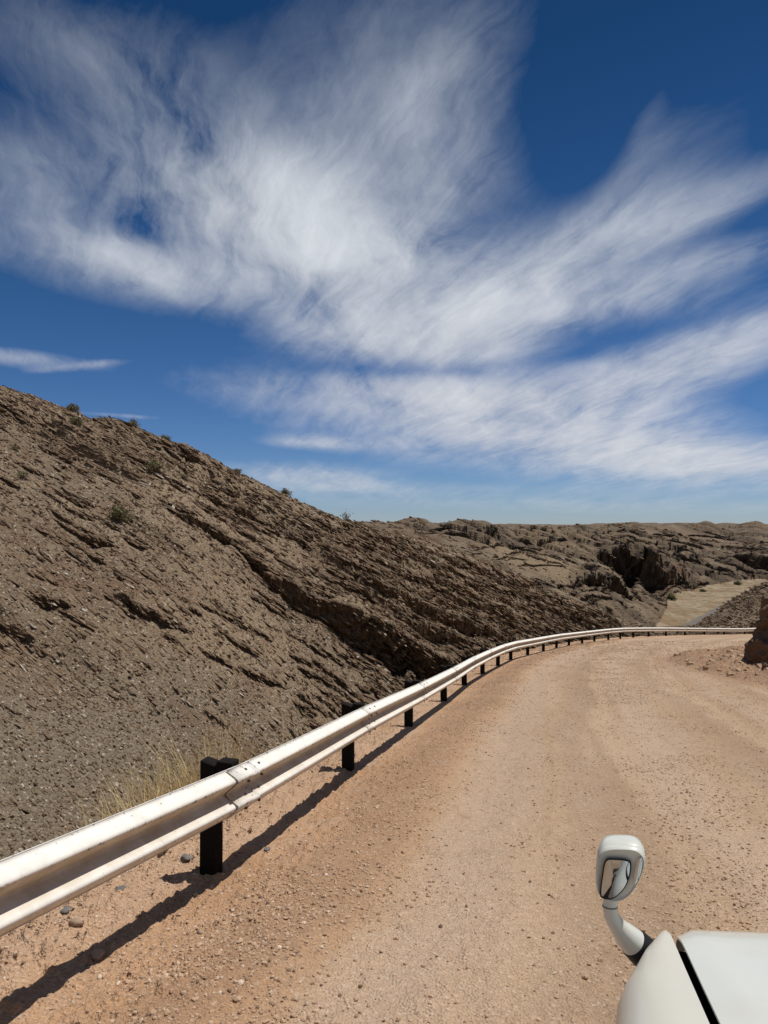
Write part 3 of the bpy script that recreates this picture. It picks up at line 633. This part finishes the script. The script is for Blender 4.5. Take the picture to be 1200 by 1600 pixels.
nn = t.noise(t.obj, 60, 4); t.put(b.inputs['Base Color'], t.mix(nn, (0.05, 0.04, 0.035), (0.18, 0.13, 0.10))); b.inputs['Metallic'].default_value = 0.4; b.inputs['Roughness'].default_value = 0.6
def post_z(i):  return float(road_z(POSTS[i][1])) - 0.02
nP = len(POSTS)
tang = [np.array(POSTS[min(i+1, nP-1)])-np.array(POSTS[max(i-1, 0)]) for i in range(nP)]; tang = [v/np.linalg.norm(v) for v in tang]
OUT = 0.185                                           # rail back plane in front of the post's centre
RAILTOP = [(0,1359),(150,1297.6),(330,1214.5),(545,1113.5),(638,1074.7),(694,1050.2),(725,1032.5),(754,1019.2),(778,1009.5),(798,1003),(824.5,998.6),(849,994.6),(869,991),(909,986.7),(950,982.3),(969,980.8),(1000,980.3),(1040,980.3),(1100,981),(1170,982)]
RTOP = []
for i in range(nP):
    rx, ry = POSTS[i][0]+tang[i][1]*OUT, POSTS[i][1]-tang[i][0]*OUT
    if 3 <= i < len(near)+len(posts):
        px_ = 600+F*rx/ry; zt = H-ry*(np.interp(px_, *zip(*RAILTOP))-820)/F
        RTOP.append(min(max(zt-post_z(i), 0.62), 0.86))
    else: RTOP.append(0.72)
# W profile: (outward, up) from the top lip to the bottom lip
PROF = [(0.004, 0.000), (0.000, -0.005), (0.026, -0.020), (0.055, -0.038), (0.076, -0.053), (0.082, -0.062), (0.083, -0.070), (0.080, -0.078), (0.060, -0.096), (0.030, -0.123), (0.010, -0.141), (0.002, -0.150),
        (0.002, -0.162), (0.010, -0.171), (0.030, -0.186), (0.055, -0.203), (0.076, -0.217), (0.082, -0.226), (0.083, -0.234), (0.079, -0.243), (0.060, -0.262), (0.030, -0.288), (0.000, -0.306), (0.004, -0.312)]
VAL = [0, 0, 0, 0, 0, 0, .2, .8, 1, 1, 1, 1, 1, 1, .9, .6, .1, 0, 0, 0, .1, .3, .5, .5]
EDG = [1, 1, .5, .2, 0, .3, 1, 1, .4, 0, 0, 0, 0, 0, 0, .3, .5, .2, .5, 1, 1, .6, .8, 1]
rail = empty('guardrail', (POSTS[3][0], POSTS[3][1], post_z(3)))
tag(rail, 'long white painted steel guardrail on black posts curving along the gravel road', 'guardrail')
RO = Vector(rail.location)
back = [Vector((POSTS[i][0]+tang[i][1]*OUT, POSTS[i][1]-tang[i][0]*OUT, post_z(i)+RTOP[i])) for i in range(nP)]
bm = bmesh.new(); bmesh.ops.create_uvsphere(bm, u_segments=10, v_segments=6, radius=0.012); BOLT = bpy.data.meshes.new('bolt'); bm.to_mesh(BOLT); bm.free(); BOLT.materials.append(M_bolt)
def rail_beam(i):
    """one beam panel from post i to post i+1, lapped over its neighbour"""
    N = 12; rows = []
    P0_, P1_ = back[i], back[i+1]
    Pm, Pn = back[max(i-1, 0)], back[min(i+2, nP-1)]
    for k in range(N+1):
        q = -0.05 + 1.10*k/N                        # laps
        qq = min(max(q, 0), 1)
        c = 0.5*((2*P0_)+(-Pm+P1_)*qq+(2*Pm-5*P0_+4*P1_-Pn)*qq*qq+(-Pm+3*P0_-3*P1_+Pn)*qq**3)
        lin = P0_.lerp(P1_, q); c = lin.lerp(c, 0.35) if 0 <= q <= 1 else lin
        tv = (P1_-P0_).normalized(); o_ = Vector((tv.y, -tv.x, 0)).normalized()
        lay = 0.0045 if q < 0.08 else 0.0                # the near end lies over the far end of the previous panel
        rows.append([c + o_*(a+lay) + Vector((0, 0, h+ (0.002 if lay else 0))) - RO for a, h in PROF])
    nv = len(PROF); V_ = [v for r in rows for v in r]; th = 0.004
    fs = [(k*nv+j, (k+1)*nv+j, (k+1)*nv+j+1, k*nv+j+1) for k in range(N) for j in range(nv-1)]
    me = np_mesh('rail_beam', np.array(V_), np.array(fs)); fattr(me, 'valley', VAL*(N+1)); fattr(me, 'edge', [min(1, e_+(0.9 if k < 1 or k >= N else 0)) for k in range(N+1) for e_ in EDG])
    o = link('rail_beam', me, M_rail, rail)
    md = o.modifiers.new('thickness', 'SOLIDIFY'); md.thickness = 0.003; md.offset = 0
    # splice bolts on the slopes of the humps near the panel's start
    if 2 <= i < 9:
        tv = (P1_-P0_).normalized(); o_ = Vector((tv.y, -tv.x, 0)).normalized()
        spots = [P0_+tv*s_+o_*(a+0.004)+Vector((0, 0, h)) for s_ in (0.03, 0.25) for (a, h) in ((0.046, -0.028), (0.070, -0.103), (0.045, -0.193), (0.050, -0.282))]
        for q_ in spots + [P0_+tv*0.15+o_*0.006+Vector((0, 0, -0.156))]:
            bo = bpy.data.objects.new('bolt', BOLT); C.objects.link(bo); bo.parent = o; bo.location = q_-RO; bo.scale = (1, 1, .8) 
for i in range(nP-1): rail_beam(i)
for i in range(nP):
    z0 = post_z(i); rot = Matrix.Rotation(math.atan2(-tang[i][0], tang[i][1]), 3, 'Z'); tilt = Matrix.Rotation(random.uniform(-.02, .02), 3, 'Y')
    bm = bmesh.new(); hh = RTOP[i]+0.03
    vs = bm_box(bm, (0.12, 0.105, hh+0.35), (0, 0, (hh-0.35)/2), None, 0.008, 1)
    for v in bm.verts:
        if v.co.z > hh-0.06: v.co.z -= 0.03*(0.5+v.co.x/0.12)     # top sawn on the slope
    bmesh.ops.rotate(bm, matrix=rot @ tilt, verts=bm.verts); bmesh.ops.translate(bm, vec=Vector((POSTS[i][0], POSTS[i][1], z0))-RO, verts=bm.verts)
    po = bm_obj('post', bm, M_post, rail)
    bm = bmesh.new(); bm_box(bm, (0.118, 0.10, 0.34), (0.121, 0, RTOP[i]-0.14), None, 0.006, 1)
    bmesh.ops.rotate(bm, matrix=rot, verts=bm.verts); bmesh.ops.translate(bm, vec=Vector((POSTS[i][0], POSTS[i][1], z0))-RO, verts=bm.verts)
    bm_obj('spacer_block', bm, M_post, po)
# ------------------------------------------------------------------ rock outcrop at the bend
def outcrop_rock():
    # a cut face: seen side follows the road edge, rises to the right into the slope
    na, nh = 150, 90; rings = []
    base = catmull([(25.5, 14.6), (18, 16.9), (14.0, 18.2), (11.7, 18.95), (10.95, 19.7), (10.95, 21.3), (12.0, 24.2), (15, 27.2), (22, 29.5), (30, 31)], 17)
    cx = np.array([30.0, 22.0]); vs = []
    for k in range(nh+1):
        h = k/nh
        for i, p in enumerate(base):
            top = 2.0 + 5.5*smooth01(np.float32(p[0]), 10.0, 24) 
            lean = 0.30*h + 0.25*h*h
            q = p + (cx-p)/np.linalg.norm(cx-p)*lean*top*0.55
            vs.append((q[0], q[1], road_z(q[1])-0.5+h*(top+0.5)))
    n0 = len(base)
    for k in range(1, 22):
        h = k/21
        for i, p in enumerate(base):
            a = np.array(vs[nh*n0+i]); c = np.array([26, 22.5, a[2]+1.5]); q = a*(1-h)+c*h; vs.append(tuple(q))
    V_ = np.array(vs); nrw = nh+1+21
    x, y, z = V_.T; s_ = x*0.8-y*0.6
    w_ = z*1.0+0.55*x+0.1*y
    blk = (fbm(s_/0.8, w_/0.28, 4, 140)-0.5)*0.45 + (fbm(s_/2.5, z/1.6, 3, 144)-0.5)*0.6
    st = w_/0.42+fbm(s_/2, z, 2, 147)*1.4; st = (st-np.floor(st)); blk += np.where(st < .85, st, (1-st)*5)*0.16
    d_ = np.stack([x-26, y-22.5], -1); d_ /= np.linalg.norm(d_, axis=1)[:, None]
    V_[:, :2] += d_*blk[:, None]*smooth01(z-road_z(y), -0.6, 0.3)[:, None]; V_[:, 2] += (fbm(x/0.7, y/0.7, 3, 150)-0.5)*0.3
    ii_ = np.arange(nrw*n0).reshape(nrw, n0); q_ = np.stack([ii_[:-1, :-1], ii_[:-1, 1:], ii_[1:, 1:], ii_[1:, :-1]], -1).reshape(-1, 4)
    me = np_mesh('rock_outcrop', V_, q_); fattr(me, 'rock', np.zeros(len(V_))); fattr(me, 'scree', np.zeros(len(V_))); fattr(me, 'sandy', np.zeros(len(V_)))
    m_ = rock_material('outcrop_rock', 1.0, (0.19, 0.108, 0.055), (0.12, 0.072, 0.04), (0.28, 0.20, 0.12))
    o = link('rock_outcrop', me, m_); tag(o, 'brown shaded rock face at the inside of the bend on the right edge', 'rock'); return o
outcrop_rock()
# ------------------------------------------------------------------ plants
m, t, b = new_mat('shrub_leaf'); M_leaf = m
rnd = t.attr('tone'); t.put(b.inputs['Base Color'], t.mix(rnd, (0.105, 0.100, 0.052), (0.27, 0.235, 0.125))); b.inputs['Roughness'].default_value = 0.8
m, t, b = new_mat('shrub_twig'); M_twig = m
t.put(b.inputs['Base Color'], t.mix(t.noise(t.obj, 20), (0.10, 0.075, 0.055), (0.20, 0.16, 0.12))); b.inputs['Roughness'].default_value = 0.9
m, t, b = new_mat('green_leaf'); M_green = m
t.put(b.inputs['Base Color'], t.mix(t.attr('tone'), (0.05, 0.075, 0.02), (0.13, 0.16, 0.05))); b.inputs['Roughness'].default_value = 0.8
m, t, b = new_mat('dry_grass'); M_grass = m
t.put(b.inputs['Base Color'], t.mix(t.attr('tone'), (0.46, 0.34, 0.15), (0.72, 0.58, 0.31))); b.inputs['Roughness'].default_value = 0.8
def blades(n, fn, name, mat, parent):
    V_, Fc, T_ = [], [], []
    for k in range(n):
        a, b_, wd, tn_ = fn(k); s_ = (b_-a).cross(Vector((random.gauss(0, 1), random.gauss(0, 1), random.gauss(0, 1)))).normalized()*wd; i0 = len(V_)
        mid = (a+b_)/2 + Vector((0, 0, 0)); V_ += [a-s_*.7, a+s_*.7, mid+s_, b_, mid-s_]
        Fc += [(i0, i0+1, i0+2), (i0, i0+2, i0+4), (i0+4, i0+2, i0+3)]; T_ += [tn_]*5
    me = np_mesh(name, np.array(V_), np.array(Fc), False); fattr(me, 'tone', T_); return link(name, me, mat, parent)
def shrub(px, row, wpx, label, sink=0.0, mat=None, leafy=1.0, d=None, aspect=0.75):
    if d is None: p = ground_hit(px, row, 6, 75)
    else: p = Vector(((px-600)/F*d, d, H-d*(row-820)/F))
    R = 1.2*wpx*p.y/F/2; e_ = empty('shrub', p); tag(e_, label, 'shrub', 'shrubs on the stony slopes')
    bm = bmesh.new(); tips = []
    for k in range(16):
        a = random.uniform(0, 6.28); el = random.uniform(0.25, 1.45); q = Vector((math.cos(a)*math.cos(el), math.sin(a)*math.cos(el), math.sin(el)*aspect*1.15))*R*random.uniform(.7, 1.0)
        mdp = q*0.5+Vector((random.gauss(0, .06), random.gauss(0, .06), .05))*R; tube(bm, [(0, 0, -0.08*R), mdp, q], [0.035*R, 0.022*R, 0.008*R], 5); tips += [mdp, q, (mdp+q)/2]
    bm_obj('stem', bm, M_twig, e_)
    def f(k):
        c = random.choice(tips)+Vector((random.gauss(0, .16), random.gauss(0, .16), random.gauss(0, .13)))*R
        dr = Vector((random.gauss(0, 1), random.gauss(0, 1), random.gauss(0.5, 1))).normalized()*R*random.uniform(.10, .24); return c, c+dr, R*random.uniform(.018, .045), random.random()
    if leafy: blades(int(1100*leafy), f, 'foliage', mat or M_leaf, e_)
    return e_
def crest_pt(px, up=0):  # on the skyline of the near hill
    u = (px-600)/F; j = int(np.argmin(np.abs(us-u))); rr = 820+F*(H-GZ[:, j])/GY2[:, j]; k = (ds > 8) & (ds < fd[2][j]); i = np.where(k)[0][np.argmin(rr[k])]; return float(rr[i]), float(ds[i])
for px, wp, lab in ((113, 22, 'round grey green bush highest on the left skyline of the hill'), (207, 21, 'bush on the skyline second from the left'), (257, 16, 'small bush on the skyline just above the rocky knob'),
                    (370, 16, 'small dark bush on the middle of the sloping skyline'), (445, 20, 'green bush lowest on the sloping skyline before the hilltop ends')):
    r_, d_ = crest_pt(px); shrub(px, r_+2, wp, lab, d=d_)
r_, d_ = crest_pt(540); shrub(540, r_+2, 26, 'bare leafless twiggy bush where the hill skyline meets the far hills', d=d_, leafy=0.06, aspect=1.0)
shrub(117, 664, 24, 'olive bush a little below the highest skyline bush'); shrub(242, 738, 34, 'olive bush in the middle of the upper slope'); shrub(184, 816, 42, 'wide low olive bush on the bare part of the left slope')
shrub(288, 750, 14, 'tiny olive bush right of the mid slope bush', leafy=.5); shrub(22, 705, 16, 'tiny grey bush near the left edge of the hillside', leafy=.5); shrub(35, 747, 20, 'brown dry bush at the left edge among rust coloured rocks', leafy=.4)
shrub(715, 882, 13, 'small olive bush on the right part of the strata slope', leafy=.6); shrub(625, 852, 14, 'small olive bush just under the right end of the near hilltop', leafy=.6); shrub(678, 877, 12, 'small dull bush between the two others on the right strata slope', leafy=.5)
shrub(850, 930, 14, 'small green bush low on the slope above the far rail', leafy=.6)
def far_bush(px, row, d, wpx, label, mat):
    return shrub(px, row, wpx, label, d=d, mat=mat)
def surf_d(px, row, d0, d1):
    u = (px-600)/F; j = int(np.argmin(np.abs(us-u))); rr = 820+F*(H-GZ[:, j])/GY2[:, j]; k = np.where((ds > d0) & (ds < d1) & (rr <= row))[0]; return float(ds[k[0]]) if len(k) else d1
for px, row, wp, lab in ((1049, 938, 15, 'bright green bush at the foot of the dark cliff beside the riverbed'), (1153, 914, 12, 'green bush at the far end of the dry riverbed'), (1098, 925, 9, 'small green bush at the far bank in the middle of the riverbed')):
    shrub(px, row, wp, lab, d=surf_d(px, row, 160, 340), mat=M_green)
def grass(px, row, d, hgt, n, spread, label):
    p = Vector(((px-600)/F*d, d, 0)); j = int(np.argmin(np.abs(us-(px-600)/F))); i = int(np.argmin(np.abs(ds-d))); p.z = float(GZ[i, j])
    def f(k):
        a = random.uniform(0, 6.28); r = random.random()**.7*spread; b0 = Vector((math.cos(a)*r, math.sin(a)*r, -.02)); hh = hgt*random.uniform(.45, 1.1)
        ln = Vector((math.cos(a), math.sin(a), 0))*random.uniform(0, .8)*hh + Vector((random.gauss(0, .2), random.gauss(0, .2), 0))*hgt
        return b0, b0+ln+Vector((0, 0, hh)), random.uniform(.0009, .0022), random.random()
    o = blades(n, f, 'grass_tuft', M_grass, None); o.location = p; tag(o, label, 'grass', 'dry grass tufts behind the guardrail'); return o
def gz_at(px, d):
    return float(GZ[int(np.argmin(np.abs(ds-d))), int(np.argmin(np.abs(us-(px-600)/F)))])
GR = []
for px, topr, d, n, sp, lab in ((332, 1150, 6.3, 420, .20, 'tall dry yellow grass tuft right behind the nearest guardrail post'), (283, 1195, 6.0, 420, .24, 'dense dry yellow grass tuft left of the nearest post behind the rail'),
                   (225, 1222, 5.6, 300, .24, 'thin dry grass tuft farthest left behind the rail'), (160, 1275, 5.0, 160, .2, 'sparse low straw along the rail top at the left')):
    zt = H-d*(topr-820)/F; hg = min(max(zt-gz_at(px, d), 0.25), 1.1)*1.2; grass(px, 0, d, hg, int(n*1.05), sp, lab)
# ------------------------------------------------------------------ the car whose front corner shows
def paint(name, col, rough=0.28, coat=0.6):
    m, t, b = new_mat(name); n_ = t.noise(t.obj, 5, 5, 0.6); n2 = t.noise(t.obj, 60, 3, 0.6)
    t.put(b.inputs['Base Color'], t.mix(t.mul(t.sstep(n_, 0.45, 0.75), 0.22), col, (0.55, 0.45, 0.35)))
    t.put(b.inputs['Roughness'], t.sstep(n2, 0.3, 0.7, rough, rough+0.15)); b.inputs['Coat Weight'].default_value = coat; b.inputs['Coat Roughness'].default_value = 0.12
    b.inputs['Specular IOR Level'].default_value = 0.5; return m
M_white = paint('white_car_paint', (0.62, 0.635, 0.58))
M_white_tint = paint('shade_tinted_white', (0.56, 0.545, 0.475), 0.4, 0.35)  # the white paint again, fender shade and ground reflection mixed in as beige
def plain(name, col, rough=0.5, metal=0.0):
    m, t, b = new_mat(name); n_ = t.noise(t.obj, 25, 3); t.put(b.inputs['Base Color'], t.mix(t.mul(n_, 0.4), col, tuple(c*0.6 for c in col))); b.inputs['Roughness'].default_value = rough; b.inputs['Metallic'].default_value = metal; return m
M_gap_shade = plain('gap_shade_black', (0.003, 0.003, 0.003), 1.0); M_gap_shade.node_tree.nodes['Principled BSDF'].inputs['Specular IOR Level'].default_value = 0.0
M_black = plain('black_rubber', (0.012, 0.013, 0.016), 0.55); M_mirror = plain('mirror_glass', (0.50, 0.54, 0.58), 0.05, 1.0); M_glass = plain('dark_glass', (0.02, 0.025, 0.03), 0.05)
M_chrome = plain('bright_metal', (0.6, 0.6, 0.6), 0.2, 1.0); M_tyre = plain('tyre_rubber', (0.02, 0.02, 0.02), 0.85); M_lens = plain('lamp_lens', (0.55, 0.56, 0.56), 0.08)
A_ = Vector((0.2164, 0.969, -0.118)).normalized(); L_v = Vector((-0.976, 0.218, 0)); L_v = (L_v - A_*L_v.dot(A_)).normalized(); U_ = A_.cross(L_v)
HB = 0.99                                             # height of the bonnet edge above the road
O_ = Vector((0.655, 1.70, 1.274)) - U_*HB
car = empty('parked_car', O_); car.matrix_world = Matrix(((A_.x, L_v.x, U_.x, O_.x), (A_.y, L_v.y, U_.y, O_.y), (A_.z, L_v.z, U_.z, O_.z), (0, 0, 0, 1)))
tag(car, 'white off road car at the lower right with its fender mirror on a stalk', 'car')
cp = lambda a, b_, h: Vector((a, b_, h+HB))
CB = -0.72                                            # the car's centre line
def fender(mir):
    mp = (lambda b_: b_) if not mir else (lambda b_: 2*CB-b_)
    as_ = np.concatenate([np.linspace(0.012, -0.30, 14), np.linspace(-0.36, -1.32, 18)]); bm = bmesh.new(); rows = []
    for a in as_:
        wd = float(np.interp(-a, [-0.012, 0.02, 0.10, 0.25, 0.5, 1.32], [0.020, 0.040, 0.086, 0.140, 0.168, 0.172]))
        rise = float(np.interp(-a, [-0.012, 0.02, 0.2, 0.6, 1.32], [-0.012, 0.0, 0.008, 0.03, 0.06]))
        arch = 0.40*max(0, 1-((a+0.48)/0.44)**2)**0.5 if abs(a+0.48) < 0.44 else 0
        bot = -0.56+arch*0.62
        cs = [(-.006, -.03), (0, -.004), (0.25, .001), (0.5, -.003), (0.72, -.016), (0.87, -.04), (0.96, -.075), (1.0, -.12), (1.02, -.19), (1.02, -.26), (1.0, bot*.75-.06 if bot < -.3 else bot+.02), (0.98, bot)]
        rows.append([cp(a, mp(b_*wd if b_ > 0 else b_), h+rise) for b_, h in cs])
    for a, b_ in zip(rows[:-1], rows[1:]): pass
    rv = loft(bm, rows, closed=False)
    # front of the fender closes down to the lamp
    fr = rows[0]; low = [p + Vector((0.02+0.03*k/len(fr), 0, -0.10)) for k, p in enumerate(fr[:9])]
    vs = [bm.verts.new(p) for p in low]
    for i in range(8): bm.faces.new((rv[0][i], rv[0][i+1], vs[i+1], vs[i]))
    return bm_obj('fender', bm, M_white_tint, car, True, 50)
fender(False); fender(True)
def hood():
    bm = bmesh.new(); rows = []
    bs = np.linspace(-0.0175, 2*CB+0.0175, 41)
    as_ = [0.030, 0.034, 0.030, 0.012, -0.02, -0.06, -0.10, -0.15, -0.3, -0.5, -0.7, -0.9, -1.1]; hs_ = [-0.055, -0.04, -0.022, -0.008, 0.0, 0.005, 0.008, 0.011, 0.018, 0.03, 0.042, 0.052, 0.06]
    for a, h in zip(as_, hs_):
        r_ = []
        for b_ in bs:
            s_ = (b_-CB)/0.707; cr = 0.045*(1-s_*s_)*min(1, 0.25+abs(min(a, 0))*2.2); e_ = max(0, abs(s_)-0.965)/0.035
            r_.append(cp(a+0.055*(1-s_**2)*(1 if a > -.2 else .4)-0.02*e_*(a > -.05), b_, h+cr-0.012*e_*e_))
        rows.append(r_)
    loft(bm, rows, closed=False)
    # turned down edges
    for side_ in (0, -1):
        l_ = [bm.verts.new(r_[side_]) for r_ in rows]; k_ = [bm.verts.new(r_[side_]+Vector((0, 0, -0.005))) for r_ in rows]
        for i in range(len(rows)-1): bm.faces.new((l_[i], l_[i+1], k_[i+1], k_[i]))
    bmesh.ops.remove_doubles(bm, verts=bm.verts, dist=0.0004)
    return bm_obj('hood', bm, M_white, car, True, 50)
hood()
for b_ in (-0.012, 2*CB+0.012):  # black strip added below each hood gap, its colour standing in for shade
    bm = bmesh.new(); bm_box(bm, (1.06, 0.07, 0.02), cp(-0.58, b_, -0.036+0.026), Matrix.Rotation(math.atan2(0.06, 1.1), 3, 'Y')); bm_obj('hood_gap_shade', bm, M_gap_shade, car, False)
def profile_body():
    bm = bmesh.new(); rows = []
    # cabin and lower body, sections from the windscreen base backwards
    for a, top, half, wst in ((-1.10, 0.055, 0.70, 0.80), (-1.22, 0.10, 0.72, 0.86), (-1.75, 0.74, 0.60, 0.88), (-2.0, 0.79, 0.60, 0.88), (-3.4, 0.78, 0.59, 0.88), (-3.75, 0.72, 0.58, 0.87), (-3.95, 0.1, 0.72, 0.86), (-3.98, -0.4, 0.78, 0.84)):
        pts = [(-wst, -.56), (-wst, -.1), (-wst+.02, min(.03, top-.01)), (-half-.02, top-.04 if top > .3 else top-.005), (-half+.06, top), (half-.06, top), (half+.02, top-.04 if top > .3 else top-.005), (wst-.02, min(.03, top-.01)), (wst, -.1), (wst, -.56)]
        rows.append([cp(a, CB+y, h) for y, h in pts])
    loft(bm, rows); return bm_obj('body', bm, M_white, car, True, 35)
profile_body()
bm = bmesh.new(); rows = [[cp(-1.24, CB+y, 0.115-(abs(y)/.7)**2*.015) for y in np.linspace(-.64, .64, 9)], [cp(-1.70, CB+y, 0.70-(abs(y)/.7)**2*.015) for y in np.linspace(-.55, .55, 9)]]
rows = [[p+Vector((0.03, 0, 0.012)) for p in r_] for r_ in rows]; loft(bm, rows, closed=False); bm_obj('windscreen', bm, M_glass, car)
bm = bmesh.new(); bm_box(bm, (0.10, 1.06, 0.20), cp(0.045, CB, -0.19), None, 0.02); 
bm_obj('grille', bm, M_black, car)
for s_ in (1, -1):
    bm = bmesh.new(); bm_box(bm, (0.10, 0.24, 0.17), cp(0.0, CB+s_*0.63, -0.20), None, 0.03, 3); bm_obj('headlight', bm, M_lens, car)
bm = bmesh.new(); bm_box(bm, (0.22, 1.66, 0.24), cp(0.07, CB, -0.46), None, 0.06, 3); bm_obj('bumper', bm, M_white, car)
for a in (-0.48, -3.1):
    for s_ in (1, -1):
        bm = bmesh.new(); r_ = 0.36
        rings = []
        for y, rr in ((-.11, .22), (-.115, .30), (-.10, .345), (-.05, r_), (.05, r_), (.10, .345), (.115, .30), (.11, .22)):
            rings.append([Vector((a+rr*math.cos(k*math.pi/18), CB+s_*0.75+y, r_+rr*math.sin(k*math.pi/18)-0.01)) for k in range(36)])
        loft(bm, rings); wh = bm_obj('wheel', bm, M_tyre, car)
        bm = bmesh.new(); loft(bm, [[Vector((a+rr*math.cos(k*math.pi/15), CB+s_*(0.75+y), r_-.01+rr*math.sin(k*math.pi/15))) for k in range(30)] for y, rr in ((.112, .215), (.09, .19), (.07, .12), (.10, .05))]); bm_obj('rim', bm, M_chrome, wh)
# fender mirror: housing with two faces on a bent stalk
def px_pt(px, row, d): return Vector(((px-600)/F*d, d, H-d*(row-820)/F))
inv = car.matrix_world.inverted()
hc = inv @ px_pt(968, 1368, 1.62)                      # centre of the mirror face
def face_outline(scale=1.0, dx=0, dz=0):
    pts = [(-.044, .046), (-.030, .058), (.002, .066), (.032, .068), (.049, .058), (.054, .040), (.050, .014), (.041, -.014), (.028, -.040), (.012, -.058), (-.006, -.066), (-.026, -.066), (-.041, -.060), (-.049, -.044), (-.052, -.012), (-.051, .024)]
    return [(x*scale+dx, z*scale+dz) for x, z in pts]
def smooth_closed(pts, n=3):
    P = [np.array(p) for p in pts]; N = len(P); out = []
    for i in range(N):
        p0, p1, p2, p3 = P[i-1], P[i], P[(i+1) % N], P[(i+2) % N]
        for k in range(n):
            t = k/n; out.append(0.5*((2*p1)+(-p0+p2)*t+(2*p0-5*p1+4*p2-p3)*t*t+(-p0+3*p1-3*p2+p3)*t**3))
    return out
yaw = math.radians(-4); tiltd = math.radians(9)
Mh = Matrix.Translation(hc) @ Matrix.Rotation(yaw, 4, 'Z') @ Matrix.Rotation(-tiltd, 4, 'Y') @ Matrix.Rotation(math.radians(4), 4, 'X') @ Matrix.Scale(0.94, 4)
# local: x forward (away from the viewer), y left, z up;  outline x is to the right
def mloc(o2, f): return Mh @ Vector((f, -o2[0], o2[1]))
bm = bmesh.new(); rings = []
for f, s_, dz in ((0.004, .90, 0), (0.0, .95, 0), (0.004, .995, 0), (0.012, 1.02, 0), (0.0155, 1.02, 0), (0.0165, 1.005, 0), (0.018, 1.025, 0), (0.05, 1.01, .001), (0.075, .94, .002), (0.095, .80, .002), (0.107, .60, .0), (0.114, .35, 0), (0.116, .10, 0)):
    rings.append([mloc(p, f) for p in smooth_closed(face_outline(s_, 0, dz))])
loft(bm, rings); fm = bm_obj('fender_mirror', bm, M_white, car, True, 60)
def pane(outl, f, bulge, name, mat, grow=None):
    bm = bmesh.new(); P = smooth_closed(outl, 4); c = np.mean(P, 0); rv = []
    for s_ in (1.0, .8, .55, .3):
        rv.append([bm.verts.new(mloc(c+(p-c)*s_, f-bulge*(1-s_*s_))) for p in P])
    n_ = len(P)
    for a, b_ in zip(rv[:-1], rv[1:]):
        for i in range(n_): bm.faces.new((a[i], a[(i+1) % n_], b_[(i+1) % n_], b_[i]))
    bm.faces.new(rv[-1]); return bm_obj(name, bm, mat, fm)
g1 = [(-.031, .030), (-.012, .037), (.014, .039), (.021, .031), (.020, .006), (.013, -.020), (.000, -.042), (-.015, -.055), (-.033, -.056), (-.038, -.044), (-.036, -.004)]
rim = [((x+.009)*1.10-.009, (z+.0)*1.08) for x, z in g1]
pane(rim, -0.0025, 0.0015, 'mirror_bezel', M_black); pane(g1, -0.0045, 0.006, 'mirror_glass', M_mirror)
pane([(.036, .044), (.047, .050), (.047, .026), (.042, .000), (.034, -.014), (.032, .010)], -0.002, 0.002, 'mirror_glass', M_mirror)
S0, S1, S2, S3, S4, S5 = [inv @ px_pt(*q) for q in ((956, 1398, 1.655), (953, 1414, 1.65), (955, 1430, 1.65), (963, 1444, 1.655), (976, 1460, 1.66), (990, 1473, 1.665))]
bm = bmesh.new(); tube(bm, [S0+Vector((0, 0, .01)), S0, S1, S2, S3, S3.lerp(S4, .5), S4, S5], [.0145, .0155, .016, .017, .0185, .022, .0265, .031], 20); bm_obj('mirror_stalk', bm, M_white, fm)
dr = (S5-S4).normalized(); bm = bmesh.new(); tube(bm, [S5-dr*.004, S5-dr*.002, S5+dr*.014, S5+dr*.05], [.028, .0325, .034, .036], 20); bm_obj('mirror_gasket', bm, M_black, fm)
bm = bmesh.new(); tube(bm, [S1-Vector((0, 0, .001)), S1-Vector((0, 0, .004))], [.0168, .0168], 20); bm_obj('mirror_joint', bm, plain('joint_grey', (0.2, 0.19, 0.17), 0.6), fm)
